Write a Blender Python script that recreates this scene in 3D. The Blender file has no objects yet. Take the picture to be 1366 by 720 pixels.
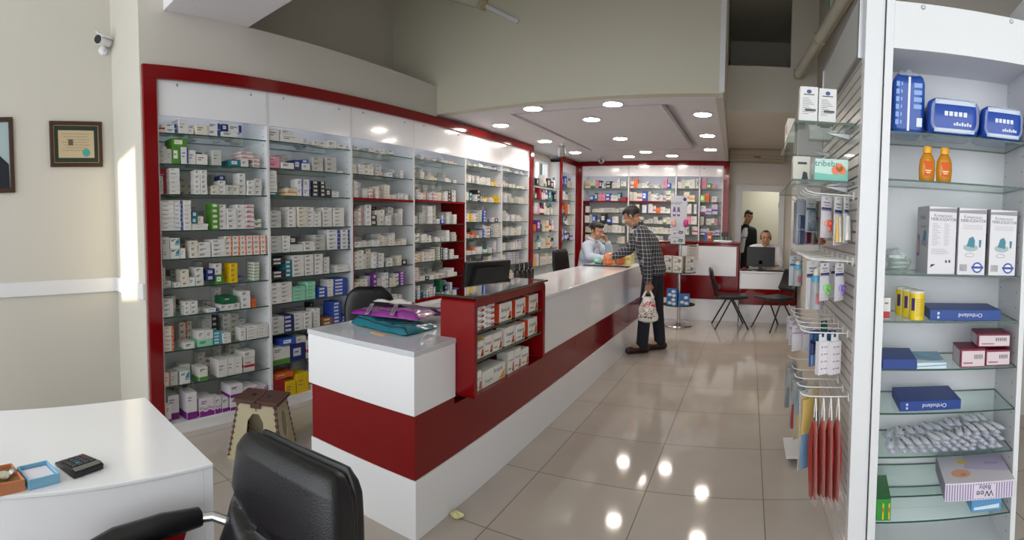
import bpy, bmesh, math, random
from mathutils import Matrix, Vector, Euler
C = bpy.context.scene.collection
PI = math.pi
rng = random.Random(11)

# ------------------------------------------------------------------ colour and materials
def lin(h):
    if isinstance(h, str):
        h = h.lstrip('#')
        h = [int(h[i:i+2], 16)/255 for i in (0, 2, 4)]
    return tuple((c/12.92 if c <= .04045 else ((c+.055)/1.055)**2.4) for c in h[:3]) + (1.0,)

def newmat(name):
    m = bpy.data.materials.new(name); m.use_nodes = True
    nt = m.node_tree; b = nt.nodes['Principled BSDF']
    return m, nt, b

def setb(b, rough=.5, metal=0, spec=None, coat=0, coat_r=.05):
    b.inputs['Roughness'].default_value = rough
    b.inputs['Metallic'].default_value = metal
    if spec is not None: b.inputs['Specular IOR Level'].default_value = spec
    b.inputs['Coat Weight'].default_value = coat
    b.inputs['Coat Roughness'].default_value = coat_r

def plain(name, col, rough=.5, metal=0, vary=.06, scale=6, bump=0, bscale=200, coat=0, spec=None, coat_r=.05):
    """a solid colour with a faint large-scale noise and, if asked, a fine bump"""
    m, nt, b = newmat(name); N = nt.nodes; L = nt.links
    setb(b, rough, metal, spec, coat, coat_r)
    tc = N.new('ShaderNodeTexCoord')
    nz = N.new('ShaderNodeTexNoise'); nz.inputs['Scale'].default_value = scale; nz.inputs['Detail'].default_value = 3
    L.new(tc.outputs['Object'], nz.inputs['Vector'])
    mx = N.new('ShaderNodeMix'); mx.data_type = 'RGBA'
    c = lin(col)
    mx.inputs['A'].default_value = tuple(x*(1-vary) for x in c[:3])+(1,)
    mx.inputs['B'].default_value = tuple(min(1, x*(1+vary)) for x in c[:3])+(1,)
    L.new(nz.outputs['Fac'], mx.inputs['Factor']); L.new(mx.outputs['Result'], b.inputs['Base Color'])
    if bump:
        n2 = N.new('ShaderNodeTexNoise'); n2.inputs['Scale'].default_value = bscale
        L.new(tc.outputs['Object'], n2.inputs['Vector'])
        bp = N.new('ShaderNodeBump'); bp.inputs['Strength'].default_value = bump; bp.inputs['Distance'].default_value = .002
        L.new(n2.outputs['Fac'], bp.inputs['Height']); L.new(bp.outputs['Normal'], b.inputs['Normal'])
    return m

def painted(name, rough, coat=0, trans=0, spec=None):
    """printed or moulded goods: the colour of each face comes from the mesh's own colour attribute"""
    m, nt, b = newmat(name); N = nt.nodes; L = nt.links
    setb(b, rough, 0, spec, coat)
    a = N.new('ShaderNodeAttribute'); a.attribute_name = 'Col'
    L.new(a.outputs['Color'], b.inputs['Base Color'])
    if trans: b.inputs['Transmission Weight'].default_value = trans
    return m

def glassy(name, tint, refl=1.0, rough=.02, base=.04):
    m, nt, b = newmat(name); N = nt.nodes; L = nt.links
    N.remove(b); out = N['Material Output']
    t = N.new('ShaderNodeBsdfTransparent'); t.inputs['Color'].default_value = tint
    g = N.new('ShaderNodeBsdfGlossy'); g.inputs['Roughness'].default_value = rough
    fr = N.new('ShaderNodeFresnel'); fr.inputs['IOR'].default_value = 1.5
    mu = N.new('ShaderNodeMath'); mu.operation = 'MULTIPLY'; mu.inputs[1].default_value = refl
    geo = N.new('ShaderNodeNewGeometry'); inv = N.new('ShaderNodeMath'); inv.operation = 'SUBTRACT'; inv.inputs[0].default_value = refl; L.new(geo.outputs['Backfacing'], inv.inputs[1]); inv.use_clamp = True
    L.new(inv.outputs[0], mu.inputs[1]); L.new(fr.outputs[0], mu.inputs[0])
    mix = N.new('ShaderNodeMixShader'); L.new(mu.outputs[0], mix.inputs[0]); L.new(t.outputs[0], mix.inputs[1]); L.new(g.outputs[0], mix.inputs[2])
    L.new(mix.outputs[0], out.inputs['Surface'])
    return m

def film(name, alpha=.35, rough=.12):
    """clear or milky plastic film over coloured things"""
    m, nt, b = newmat(name); N = nt.nodes; L = nt.links
    setb(b, rough)
    a = N.new('ShaderNodeAttribute'); a.attribute_name = 'Col'
    L.new(a.outputs['Color'], b.inputs['Base Color']); b.inputs['Alpha'].default_value = alpha
    return m

def emitter(name, col, strength):
    m, nt, b = newmat(name); N = nt.nodes; L = nt.links
    N.remove(b); e = N.new('ShaderNodeEmission'); e.inputs['Color'].default_value = lin(col); e.inputs['Strength'].default_value = strength
    L.new(e.outputs[0], N['Material Output'].inputs['Surface'])
    return m

def tile_floor():
    m, nt, b = newmat('polished_porcelain_tile'); N = nt.nodes; L = nt.links
    setb(b, .07, 0, .5)
    tc = N.new('ShaderNodeTexCoord'); sp = N.new('ShaderNodeSeparateXYZ'); L.new(tc.outputs['Object'], sp.inputs[0])
    def math_(op, a, bb=None):
        n = N.new('ShaderNodeMath'); n.operation = op
        for i, x in enumerate((a, bb)):
            if x is None: continue
            if hasattr(x, 'links'): L.new(x, n.inputs[i])
            else: n.inputs[i].default_value = x
        return n.outputs[0]
    def line(axis, off, pitch):
        t = math_('DIVIDE', math_('SUBTRACT', sp.outputs[axis], off), pitch)
        fr = math_('ABSOLUTE', math_('SUBTRACT', math_('FRACT', t), .5))
        return math_('GREATER_THAN', fr, .5-.0028/pitch), math_('FLOOR', t)
    lx, ix = line('X', -1.132, .622); ly, iy = line('Y', 1.972, .6)
    gr = math_('MAXIMUM', lx, ly)
    wn = N.new('ShaderNodeTexWhiteNoise'); wn.noise_dimensions = '2D'
    cb = N.new('ShaderNodeCombineXYZ'); L.new(ix, cb.inputs[0]); L.new(iy, cb.inputs[1]); L.new(cb.outputs[0], wn.inputs['Vector'])
    nz = N.new('ShaderNodeTexNoise'); nz.inputs['Scale'].default_value = 2.2; nz.inputs['Detail'].default_value = 6
    L.new(tc.outputs['Object'], nz.inputs['Vector'])
    f = math_('ADD', math_('MULTIPLY', nz.outputs['Fac'], .8), math_('MULTIPLY', wn.outputs['Value'], .2))
    mx = N.new('ShaderNodeMix'); mx.data_type = 'RGBA'; mx.inputs['A'].default_value = lin('#aaa097'); mx.inputs['B'].default_value = lin('#c6beb5')
    L.new(f, mx.inputs['Factor'])
    m2 = N.new('ShaderNodeMix'); m2.data_type = 'RGBA'; m2.inputs['B'].default_value = lin('#6e655c')
    L.new(gr, m2.inputs['Factor']); L.new(mx.outputs['Result'], m2.inputs['A']); L.new(m2.outputs['Result'], b.inputs['Base Color'])
    L.new(math_('ADD', math_('MULTIPLY', gr, .5), .07), b.inputs['Roughness'])
    return m

def plaid():
    m, nt, b = newmat('black_white_check_flannel'); N = nt.nodes; L = nt.links
    setb(b, .85)
    tc = N.new('ShaderNodeTexCoord'); sp = N.new('ShaderNodeSeparateXYZ'); L.new(tc.outputs['Object'], sp.inputs[0])
    def M_(op, a, bb=None):
        n = N.new('ShaderNodeMath'); n.operation = op
        for i, x in enumerate((a, bb)):
            if x is None: continue
            if hasattr(x, 'links'): L.new(x, n.inputs[i])
            else: n.inputs[i].default_value = x
        return n.outputs[0]
    h = M_('ADD', sp.outputs['X'], M_('MULTIPLY', sp.outputs['Y'], .8))
    def stripe(x, pitch, w):
        return M_('LESS_THAN', M_('FRACT', M_('DIVIDE', x, pitch)), w)
    s1 = stripe(h, .043, .16); s2 = stripe(sp.outputs['Z'], .043, .16)
    d1 = stripe(M_('ADD', h, .02), .043, .4); d2 = stripe(M_('ADD', sp.outputs['Z'], .02), .043, .4)
    v = M_('ADD', M_('ADD', M_('MULTIPLY', s1, .42), M_('MULTIPLY', s2, .42)), .05)
    v = M_('MULTIPLY', v, M_('SUBTRACT', 1.0, M_('MULTIPLY', M_('ADD', d1, d2), .22)))
    cr = N.new('ShaderNodeValToRGB'); cr.color_ramp.elements[0].color = lin('#15151b'); cr.color_ramp.elements[1].color = lin('#b4b4ba'); cr.color_ramp.elements[1].position = .8
    L.new(v, cr.inputs[0]); L.new(cr.outputs[0], b.inputs['Base Color'])
    return m

MT = {}
MT['wall'] = plain('matt_wall_paint', '#c6c2ba', .85, vary=.02, scale=1.5, bump=.15, bscale=120)
MT['wall_rear_lit'] = plain('wall_paint_lit_rear', '#dcd6cb', .85, vary=.02, scale=1.5)  # wall paint made paler, standing in for light the rear lacks
MT['wall_dim'] = plain('ochre_grey_wall_paint', '#cbc8b6', .85, vary=.03, scale=1.2, bump=.15, bscale=120)
MT['ceil'] = plain('ceiling_paint', '#dcdadf', .8, vary=.02, scale=1.5)
MT['floor'] = tile_floor()
MT['white'] = plain('white_gloss_laminate', '#eff0f5', .16, vary=.015, scale=2, coat=.3)
MT['white_satin'] = plain('white_satin_board', '#dcdde0', .4, vary=.02, scale=3)
MT['red'] = plain('deep_red_gloss_laminate', '#7a090e', .13, vary=.04, scale=2, coat=.1, spec=.3)
MT['green_glass'] = glassy('pale_green_shelf_glass', (.90, .955, .93, 1), 1.0)
MT['glass_edge'] = plain('dark_green_glass_edge', '#27493f', .12, vary=.1)
MT['clear'] = glassy('clear_acrylic', (.96, .97, .97, 1), .9)
MT['pane'] = glassy('window_pane', (.95, .97, .96, 1), 1.0)
MT['smoke'] = plain('dark_polished_glass_top', '#1d1a19', .04, vary=.1, coat=.6)
MT['paint'] = painted('printed_carton_board', .45)
MT['gloss'] = painted('moulded_glossy_plastic', .2, coat=.2)
MT['matte'] = painted('matt_coloured_surface', .8)
MT['film'] = film('clear_plastic_film', .28)
MT['jelly'] = painted('translucent_bottle_plastic', .18, trans=.35)
MT['leather'] = plain('black_leather', '#0f0f13', .34, vary=.25, scale=12, bump=.35, bscale=260)
MT['blackp'] = plain('black_plastic', '#141416', .35, vary=.15)
MT['screen'] = plain('dark_screen', '#060608', .2, vary=.05, spec=.2)
def drilled():
    m, nt, b = newmat('drilled_white_board'); N = nt.nodes; L = nt.links
    setb(b, .4)
    tc = N.new('ShaderNodeTexCoord'); sp = N.new('ShaderNodeSeparateXYZ'); L.new(tc.outputs['Object'], sp.inputs[0])
    def M_(op, a, bb=None):
        n = N.new('ShaderNodeMath'); n.operation = op
        for i, x in enumerate((a, bb)):
            if x is None: continue
            if hasattr(x, 'links'): L.new(x, n.inputs[i])
            else: n.inputs[i].default_value = x
        return n.outputs[0]
    dz = M_('MULTIPLY', M_('SUBTRACT', M_('FRACT', M_('DIVIDE', sp.outputs['Z'], .064)), .5), .064)
    def near(y0): return M_('LESS_THAN', M_('ADD', M_('POWER', M_('ABSOLUTE', M_('SUBTRACT', sp.outputs['Y'], y0)), 2.0), M_('POWER', M_('ABSOLUTE', dz), 2.0)), .0042**2)
    f = M_('MAXIMUM', near(.05), near(.26))
    mx = N.new('ShaderNodeMix'); mx.data_type = 'RGBA'; mx.inputs['A'].default_value = lin('#dcdde0'); mx.inputs['B'].default_value = lin('#3a3a3c')
    L.new(f, mx.inputs['Factor']); L.new(mx.outputs['Result'], b.inputs['Base Color'])
    return m
MT['drilled'] = drilled()
MT['chrome'] = plain('brushed_chrome', '#c9c9cc', .18, metal=1, vary=.05)
MT['steel'] = plain('satin_aluminium', '#b4b6b9', .35, metal=1, vary=.05)
MT['hookw'] = plain('white_coated_wire', '#dcdad6', .35, vary=.04)
MT['slat'] = plain('grey_slat_board', '#c8c4c1', .3, vary=.03, coat=.2)
MT['lightbox'] = plain('opal_acrylic_face', '#c4c4c3', .3, vary=.02)
MT['beigep'] = plain('aged_beige_plastic', '#b8ac92', .45, vary=.04)
MT['wood'] = plain('dark_walnut_frame', '#3a2418', .4, vary=.3, scale=30)
MT['skin'] = plain('skin', '#b98a6e', .5, vary=.06, scale=20)
MT['skin_dark'] = plain('tanned_skin', '#a5775c', .5, vary=.06, scale=20)
MT['hair'] = plain('dark_hair', '#15110f', .5, vary=.3, scale=120, bump=.5, bscale=300)
MT['denim'] = plain('dark_navy_trouser_cloth', '#1b1d29', .85, vary=.15, scale=40, bump=.2, bscale=400)
MT['plaid'] = plaid()
MT['shirt_blue'] = plain('pale_blue_cotton', '#b9c4d4', .8, vary=.05, scale=30, bump=.2, bscale=40)
MT['shirt_white'] = plain('white_cotton', '#e2e3ea', .8, vary=.03, scale=30, bump=.2, bscale=40)
MT['jacket'] = plain('black_jacket_cloth', '#17181d', .8, vary=.15, scale=30)
MT['shoe'] = plain('dark_brown_leather', '#2a1714', .4, vary=.2, scale=30)
MT['lamp'] = emitter('downlight_diffuser', '#fff3e6', 52)
MT['strip'] = emitter('led_strip', '#f2f6ff', 3)
MT['tube'] = plain('opal_tube_cover', '#cfcdc0', .25, vary=.03)

# ------------------------------------------------------------------ mesh builder
class MB:
    def __init__(s, col='#ffffff'):
        s.v = []; s.f = []; s.c = []; s.m = []; s.T = Matrix.Identity(4); s.col = lin(col) if isinstance(col, str) else col; s.mi = 0
    def set(s, col=None, m=None):
        if col is not None: s.col = lin(col) if isinstance(col, str) else col
        if m is not None: s.mi = m
        return s
    def add(s, vs, fs, cols=None):
        b = len(s.v); T = s.T
        s.v.extend((T @ Vector(p)) for p in vs)
        for i, f in enumerate(fs):
            s.f.append([b+k for k in f]); s.c.append(cols[i] if cols else s.col); s.m.append(s.mi)
    def quad(s, *p): s.add(p, [list(range(len(p)))])
    def box(s, x0, y0, z0, x1, y1, z1, b=0, faces=None):
        """box, optionally with its edges cut back by b; faces: colours for -x +x -y +y -z +z"""
        if b <= 0:
            vs = [(x, y, z) for x in (x0, x1) for y in (y0, y1) for z in (z0, z1)]
            fs = [(0, 1, 3, 2), (4, 6, 7, 5), (0, 4, 5, 1), (2, 3, 7, 6), (0, 2, 6, 4), (1, 5, 7, 3)]
            s.add(vs, fs, faces); return
        b = min(b, (x1-x0)*.45, (y1-y0)*.45, (z1-z0)*.45)
        vs = []; idx = {}
        for sx in (0, 1):
            for sy in (0, 1):
                for sz in (0, 1):
                    X = (x0, x1)[sx]; Y = (y0, y1)[sy]; Zz = (z0, z1)[sz]
                    ix = X+(b if not sx else -b); iy = Y+(b if not sy else -b); iz = Zz+(b if not sz else -b)
                    for a, p in (('x', (X, iy, iz)), ('y', (ix, Y, iz)), ('z', (ix, iy, Zz))):
                        idx[(sx, sy, sz, a)] = len(vs); vs.append(p)
        I = lambda *k: idx[k]
        fs = []; cs = []
        fc = faces or [s.col]*6
        def q(a, col): fs.append(a); cs.append(col)
        q([I(0,0,0,'x'), I(0,0,1,'x'), I(0,1,1,'x'), I(0,1,0,'x')], fc[0]); q([I(1,0,0,'x'), I(1,1,0,'x'), I(1,1,1,'x'), I(1,0,1,'x')], fc[1])
        q([I(0,0,0,'y'), I(1,0,0,'y'), I(1,0,1,'y'), I(0,0,1,'y')], fc[2]); q([I(0,1,0,'y'), I(0,1,1,'y'), I(1,1,1,'y'), I(1,1,0,'y')], fc[3])
        q([I(0,0,0,'z'), I(0,1,0,'z'), I(1,1,0,'z'), I(1,0,0,'z')], fc[4]); q([I(0,0,1,'z'), I(1,0,1,'z'), I(1,1,1,'z'), I(0,1,1,'z')], fc[5])
        for a in (0, 1):
            for bb in (0, 1):
                q([I(a,bb,0,'x'), I(a,bb,1,'x'), I(a,bb,1,'y'), I(a,bb,0,'y')], fc[2+bb])
                q([I(a,0,bb,'x'), I(a,1,bb,'x'), I(a,1,bb,'z'), I(a,0,bb,'z')], fc[4+bb])
                q([I(0,a,bb,'y'), I(1,a,bb,'y'), I(1,a,bb,'z'), I(0,a,bb,'z')], fc[4+bb])
                for cc in (0, 1):
                    q([I(a,bb,cc,'x'), I(a,bb,cc,'y'), I(a,bb,cc,'z')], fc[a])
        s.add(vs, fs, cs)
    def prism(s, poly, z0, z1, axis='z'):
        """poly of (a,b) swept along an axis: z -> (a,b,t); y -> (a,t,b); x -> (t,a,b)"""
        n = len(poly)
        def P(a, b, t): return (a, b, t) if axis == 'z' else ((a, t, b) if axis == 'y' else (t, a, b))
        vs = [P(a, b, z0) for a, b in poly]+[P(a, b, z1) for a, b in poly]
        fs = [list(range(n))[::-1], list(range(n, 2*n))]+[[i, (i+1) % n, n+(i+1) % n, n+i] for i in range(n)]
        s.add(vs, fs)
    def tube(s, pts, r, seg=8, cap=True, closed=False):
        pts = [Vector(p) for p in pts]; n = len(pts)
        rs = r if isinstance(r, (list, tuple)) else [r]*n
        rings = []; up = None
        for i, p in enumerate(pts):
            a = pts[i-1] if (i > 0 or closed) else p; b = pts[(i+1) % n] if (i < n-1 or closed) else p
            d = (b-a).normalized() if (b-a).length > 1e-9 else Vector((0, 0, 1))
            if up is None: up = Vector((0, 0, 1)) if abs(d.z) < .9 else Vector((1, 0, 0))
            u = (up-d*up.dot(d)); u = u.normalized() if u.length > 1e-6 else d.orthogonal().normalized()
            w = d.cross(u); up = u
            rings.append([p+(u*math.cos(t)+w*math.sin(t))*rs[i] for t in (2*PI*k/seg for k in range(seg))])
        vs = [q for ring in rings for q in ring]; fs = []
        for i in range(n if closed else n-1):
            a = i*seg; b = ((i+1) % n)*seg
            fs += [[a+k, a+(k+1) % seg, b+(k+1) % seg, b+k] for k in range(seg)]
        if cap and not closed: fs += [list(range(seg))[::-1], list(range((n-1)*seg, n*seg))]
        s.add(vs, fs)
    def lathe(s, prof, seg=20, c=(0, 0, 0), sx=1, sy=1, cols=None):
        vs = []; fs = []; cs = []
        for r, z in prof: vs += [(c[0]+r*sx*math.cos(2*PI*k/seg), c[1]+r*sy*math.sin(2*PI*k/seg), c[2]+z) for k in range(seg)]
        for i in range(len(prof)-1):
            a = i*seg; b = a+seg
            fs += [[a+k, a+(k+1) % seg, b+(k+1) % seg, b+k] for k in range(seg)]
            cs += [cols[i] if cols else s.col]*seg
        fs += [list(range(seg))[::-1], list(range((len(prof)-1)*seg, len(prof)*seg))]
        cs += [cols[0] if cols else s.col, cols[-1] if cols else s.col]
        s.add(vs, fs, cs)
    def disc(s, c, r, n, seg=20):
        n = Vector(n).normalized(); u = n.orthogonal().normalized(); w = n.cross(u); c = Vector(c)
        s.add([c+(u*math.cos(2*PI*k/seg)+w*math.sin(2*PI*k/seg))*r for k in range(seg)], [list(range(seg))])
    def grid(s, fn, nu, nv, closed_u=False):
        vs = [fn(i/(nu if closed_u else nu-1), j/(nv-1)) for j in range(nv) for i in range(nu)]
        fs = []
        for j in range(nv-1):
            for i in range(nu if closed_u else nu-1):
                a = j*nu+i; b = j*nu+(i+1) % nu
                fs.append([a, b, b+nu, a+nu])
        s.add(vs, fs)
    def sphere(s, c, r, seg=12, rings=8):
        rx, ry, rz = r if isinstance(r, (tuple, list)) else (r, r, r)
        s.grid(lambda u, v: (c[0]+rx*math.cos(2*PI*u)*math.sin(PI*v), c[1]+ry*math.sin(2*PI*u)*math.sin(PI*v), c[2]-rz*math.cos(PI*v)), seg, rings, True)
    def text(s, txt, size, M, col=None):
        """flat lettering in the XY plane of matrix M, centred on its origin"""
        vs, fs = text_mesh(txt)
        T = s.T; s.T = T @ M @ Matrix.Scale(size, 4)
        if col is not None: c0 = s.col; s.set(col)
        s.add(vs, fs)
        if col is not None: s.col = c0
        s.T = T
    def mesh(s, name, mats, smooth=None):
        me = bpy.data.meshes.new(name)
        me.from_pydata([tuple(v) for v in s.v], [], s.f)
        for m in (mats if isinstance(mats, (list, tuple)) else [mats]): me.materials.append(m if not isinstance(m, str) else MT[m])
        me.polygons.foreach_set('material_index', s.m)
        at = me.color_attributes.new('Col', 'FLOAT_COLOR', 'CORNER')
        buf = []
        for p, c in zip(me.polygons, s.c): buf += list(c)*p.loop_total
        at.data.foreach_set('color', buf)
        if smooth is not None:
            me.polygons.foreach_set('use_smooth', [True]*len(me.polygons))
            me.set_sharp_from_angle(angle=math.radians(smooth))
        me.update(); return me
    def build(s, name, mats, parent=None, loc=(0, 0, 0), rz=0, smooth=None, bevel=0, bseg=2, rot=None, sub=0):
        o = bpy.data.objects.new(name, s.mesh(name, mats, smooth)); C.objects.link(o)
        o.location = loc; o.rotation_euler = rot if rot is not None else (0, 0, rz)
        if parent is not None: o.parent = parent
        if bevel:
            md = o.modifiers.new('edge', 'BEVEL'); md.width = bevel; md.segments = bseg; md.limit_method = 'ANGLE'; md.angle_limit = math.radians(40)
        if sub:
            md = o.modifiers.new('sub', 'SUBSURF'); md.levels = sub; md.render_levels = sub
        return o

_txt = {}
def text_mesh(txt):
    if txt not in _txt:
        cu = bpy.data.curves.new('lettering', 'FONT'); cu.body = txt; cu.align_x = 'CENTER'; cu.align_y = 'CENTER'; cu.size = 1; cu.resolution_u = 2
        o = bpy.data.objects.new('lettering', cu); C.objects.link(o)
        dg = bpy.context.evaluated_depsgraph_get(); ev = o.evaluated_get(dg); me = ev.to_mesh()
        _txt[txt] = ([tuple(v.co) for v in me.vertices], [list(p.vertices) for p in me.polygons])
        ev.to_mesh_clear(); bpy.data.objects.remove(o); bpy.data.curves.remove(cu)
    return _txt[txt]
def face_mat(o, right, up):
    """matrix whose X axis is right and Y axis is up, at point o"""
    r = Vector(right).normalized(); u = Vector(up).normalized(); n = r.cross(u)
    return Matrix(((r.x, u.x, n.x, o[0]), (r.y, u.y, n.y, o[1]), (r.z, u.z, n.z, o[2]), (0, 0, 0, 1)))
FRONT = lambda x, y, z: face_mat((x, y, z), (1, 0, 0), (0, 0, 1))      # faces -y

def tag(o, label=None, cat=None, group=None, kind=None):
    if label: o['label'] = label
    if cat: o['category'] = cat
    if group: o['group'] = group
    if kind: o['kind'] = kind
    return o
def thing(name, label, cat, loc=(0, 0, 0), rz=0, group=None):
    o = bpy.data.objects.new(name, None); C.objects.link(o); o.empty_display_size = .1
    o.location = loc; o.rotation_euler = (0, 0, rz)
    return tag(o, label, cat, group)
def struct(name, mb, mats, **k):
    o = mb.build(name, mats, **k); o['kind'] = 'structure'; return o
def boxes(*bs, **k):
    m = MB()
    for b in bs: m.box(*b, **k)
    return m
def ordn(n): return ['first','second','third','fourth','fifth','sixth','seventh','eighth','ninth','tenth','eleventh','twelfth','thirteenth','fourteenth','fifteenth','sixteenth','seventeenth','eighteenth','nineteenth','twentieth','twenty-first','twenty-second','twenty-third','twenty-fourth','twenty-fifth','twenty-sixth','twenty-seventh','twenty-eighth','twenty-ninth','thirtieth'][n]
# ------------------------------------------------------------------ camera (a stitched cylindrical panorama)
def rot3(yaw, p, r): return Matrix.Rotation(yaw, 3, 'Z') @ Matrix.Rotation(p, 3, 'X') @ Matrix.Rotation(r, 3, 'Y')
R_ = rot3(.4722, -.0486, -.0071); F_ = 670.0; V0 = 332.022
cd = bpy.data.cameras.new('camera'); cd.type = 'PANO'; cd.panorama_type = 'CENTRAL_CYLINDRICAL'
cd.central_cylindrical_radius = 1
cd.central_cylindrical_range_u_min = -683/F_; cd.central_cylindrical_range_u_max = 683/F_
cd.central_cylindrical_range_v_min = -(720-V0)/F_; cd.central_cylindrical_range_v_max = V0/F_
cam = bpy.data.objects.new('camera', cd); C.objects.link(cam)
r_, f_, u_ = R_ @ Vector((1, 0, 0)), R_ @ Vector((0, 1, 0)), R_ @ Vector((0, 0, 1))
cam.matrix_world = Matrix(((r_.x, u_.x, -f_.x, 0), (r_.y, u_.y, -f_.y, 0), (r_.z, u_.z, -f_.z, 1.412), (0, 0, 0, 1)))
cd.clip_start = .05; cd.clip_end = 60
bpy.context.scene.camera = cam

# ------------------------------------------------------------------ room shell
CX = -3.08            # front plane of the wall cabinets
HC = 4.2              # high ceiling
struct('floor', boxes((-4.2, -2.6, -.1, 3, 11.4, 0)), 'floor')
struct('ceiling', boxes((-3.9, -2.6, HC, 3, 8.95, HC+.1)), 'wall_dim')
struct('wall_left', boxes((-3.8, -2.6, 0, -3.67, 4.4, HC)), 'wall')
struct('wall_column', boxes((-3.67, 1.18, 0, CX, 1.262, 2.84), (-3.67, 1.18, 2.84, CX, 1.36, HC)), 'wall')
struct('wall_bulkhead', boxes((-3.67, 1.262, 2.455, CX, 4.3, 2.84)), 'wall')
m = MB()                                                              # rear left wall, with an opening for the high window
for b in ((-3.6, 4.4, 0, -3.47, 8.95, 2.06), (-3.6, 4.4, 2.06, -3.47, 6.66, HC), (-3.49, 7.79, 2.06, -3.47, 8.95, HC), (-3.30, 6.66, 2.44, -3.27, 7.79, 2.549), (-3.30, 6.66, 0, -3.27, 7.79, 2.06), (-3.30, 7.72, 2.06, -3.27, 7.79, 2.44)): m.box(*b)
struct('wall_left_rear', m, 'wall')
struct('beam', boxes((CX, 1.36, 2.84, 2.9, 2.02, HC)), 'ceil')
struct('wall_fascia', boxes((-3.67, 4.3, 2.552, -.26, 4.42, HC)), 'wall_dim')
m = MB()                                                              # dropped ceiling with a shadow gap round its middle panel
zc = 2.55
gx0, gx1, gy0, gy1 = -2.42, -.74, 4.66, 7.35
for b in ((-3.47, 4.42, zc, gx0, 8.95, zc+.1), (gx0, 4.42, zc, gx1, gy0, zc+.1), (gx0, gy1, zc, gx1, 8.95, zc+.1)): m.box(*b)
m.prism([(gx1, 4.42), (-.33, 4.42), (-.45, 8.95), (gx1, 8.95)], zc, zc+.1)
m.box(gx0+.05, gy0+.05, zc+.002, gx1-.12, gy1-.04, zc+.06)
m.box(gx0, gy0, zc+.09, gx1, gy1, zc+.1)
struct('ceiling_lower', m, 'ceil')
m = MB(); m.prism([(-.26, 4.42), (-.40, 8.95), (-.449, 8.95), (-.329, 4.42)], 2.545, HC)
struct('wall_ceiling_side', m, 'wall')
struct('trim_1', boxes((-.29, 4.285, 2.56, -.245, 4.3, HC)), 'white_satin')
# gallery front over the passage, with the dark opening above
m = MB()
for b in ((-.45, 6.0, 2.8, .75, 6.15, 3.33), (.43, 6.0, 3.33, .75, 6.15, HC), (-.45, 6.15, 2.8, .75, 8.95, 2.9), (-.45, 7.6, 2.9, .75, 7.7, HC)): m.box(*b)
struct('wall_gallery', m, 'wall_rear_lit')
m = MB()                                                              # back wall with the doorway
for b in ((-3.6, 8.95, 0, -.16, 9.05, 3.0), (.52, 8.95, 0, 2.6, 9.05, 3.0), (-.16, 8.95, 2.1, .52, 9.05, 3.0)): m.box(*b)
struct('wall_back', m, 'wall_rear_lit')
struct('wall_back_room', boxes((-1.4, 10.4, 0, 2.6, 10.5, 2.7), (-1.4, 9.05, 2.6, 2.6, 10.4, 2.7), (-1.5, 9.05, 0, -1.4, 10.4, 2.7), (1.6, 9.05, 0, 1.7, 10.4, 2.6)), 'wall_dim')
m = MB()
for b in ((.75, 3.4, 0, .88, 8.95, 3.45), (.75, 3.4, 3.45, .88, 4.45, HC), (.75, 5.15, 3.45, .88, 8.95, HC), (.75, 4.45, 4.1, .88, 5.15, HC)): m.box(*b)
struct('wall_right', m, 'wall')
struct('wall_right_front', boxes((.88, 3.4, 0, 2.9, 3.5, HC), (2.8, -2.6, 0, 2.9, 3.4, HC)), 'wall')
# skirting where the photograph shows it
struct('baseboard_back', boxes((.52, 8.935, 0, .61, 8.95, .08)), 'white_satin')

# chair rail on the left wall and on the column
struct('trim_2', boxes((-3.67, -2.6, .94, -3.652, 1.165, 1.045)), 'white_satin', bevel=.003)
struct('trim_3', boxes((-3.665, 1.162, .94, CX-.005, 1.18, 1.045)), 'white_satin', bevel=.003)

# windows
def window_left():
    m = MB().set('#e8e8e8')
    y0, y1, z0, z1 = 6.66, 7.72, 2.06, 2.44
    for b in ((y0, z0, y1, z0+.03), (y0, z1-.03, y1, z1), (y0, z0+.03, y0+.03, z1-.03), (y1-.03, z0+.03, y1, z1-.03), ((y0+y1)/2-.03, z0+.03, (y0+y1)/2+.03, z1-.03)):
        m.box(-3.34, b[0], b[1], -3.28, b[2], b[3])
    w = struct('window_1', m, 'white_satin')
    g = boxes((-3.315, y0+.03, z0+.03, -3.31, (y0+y1)/2-.03, z1-.03), (-3.315, (y0+y1)/2+.03, z0+.03, -3.31, y1-.03, z1-.03))
    g.build('pane', 'pane', w)
window_left()
m = MB()
for b in ((4.45, 3.45, 4.5, 4.1), (5.1, 3.45, 5.15, 4.1), (4.77, 3.5, 4.83, 4.1), (4.5, 3.45, 5.1, 3.5), (4.5, 4.05, 5.1, 4.1)): m.box(.74, b[0], b[1], .8, b[2], b[3])
w = struct('window_2', m, plain('green_grey_window_frame', '#75826f', .5))
boxes((.77, 4.5, 3.5, .775, 4.77, 4.05), (.77, 4.83, 3.5, .775, 5.1, 4.05)).build('pane', 'pane', w)

# doorway
m = MB()
m.box(-.26, 8.915, 0, -.15, 8.95, 2.19); m.box(.51, 8.915, 0, .61, 8.95, 2.19); m.box(-.15, 8.915, 2.08, .51, 8.95, 2.19)
d = struct('door_1', m, 'white_satin', bevel=.004)
h = MB()
for z in (.3, 1.05, 1.8): h.box(.503, 8.93, z, .513, 8.955, z+.1)
h.build('hinge', 'blackp', d)

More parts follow.
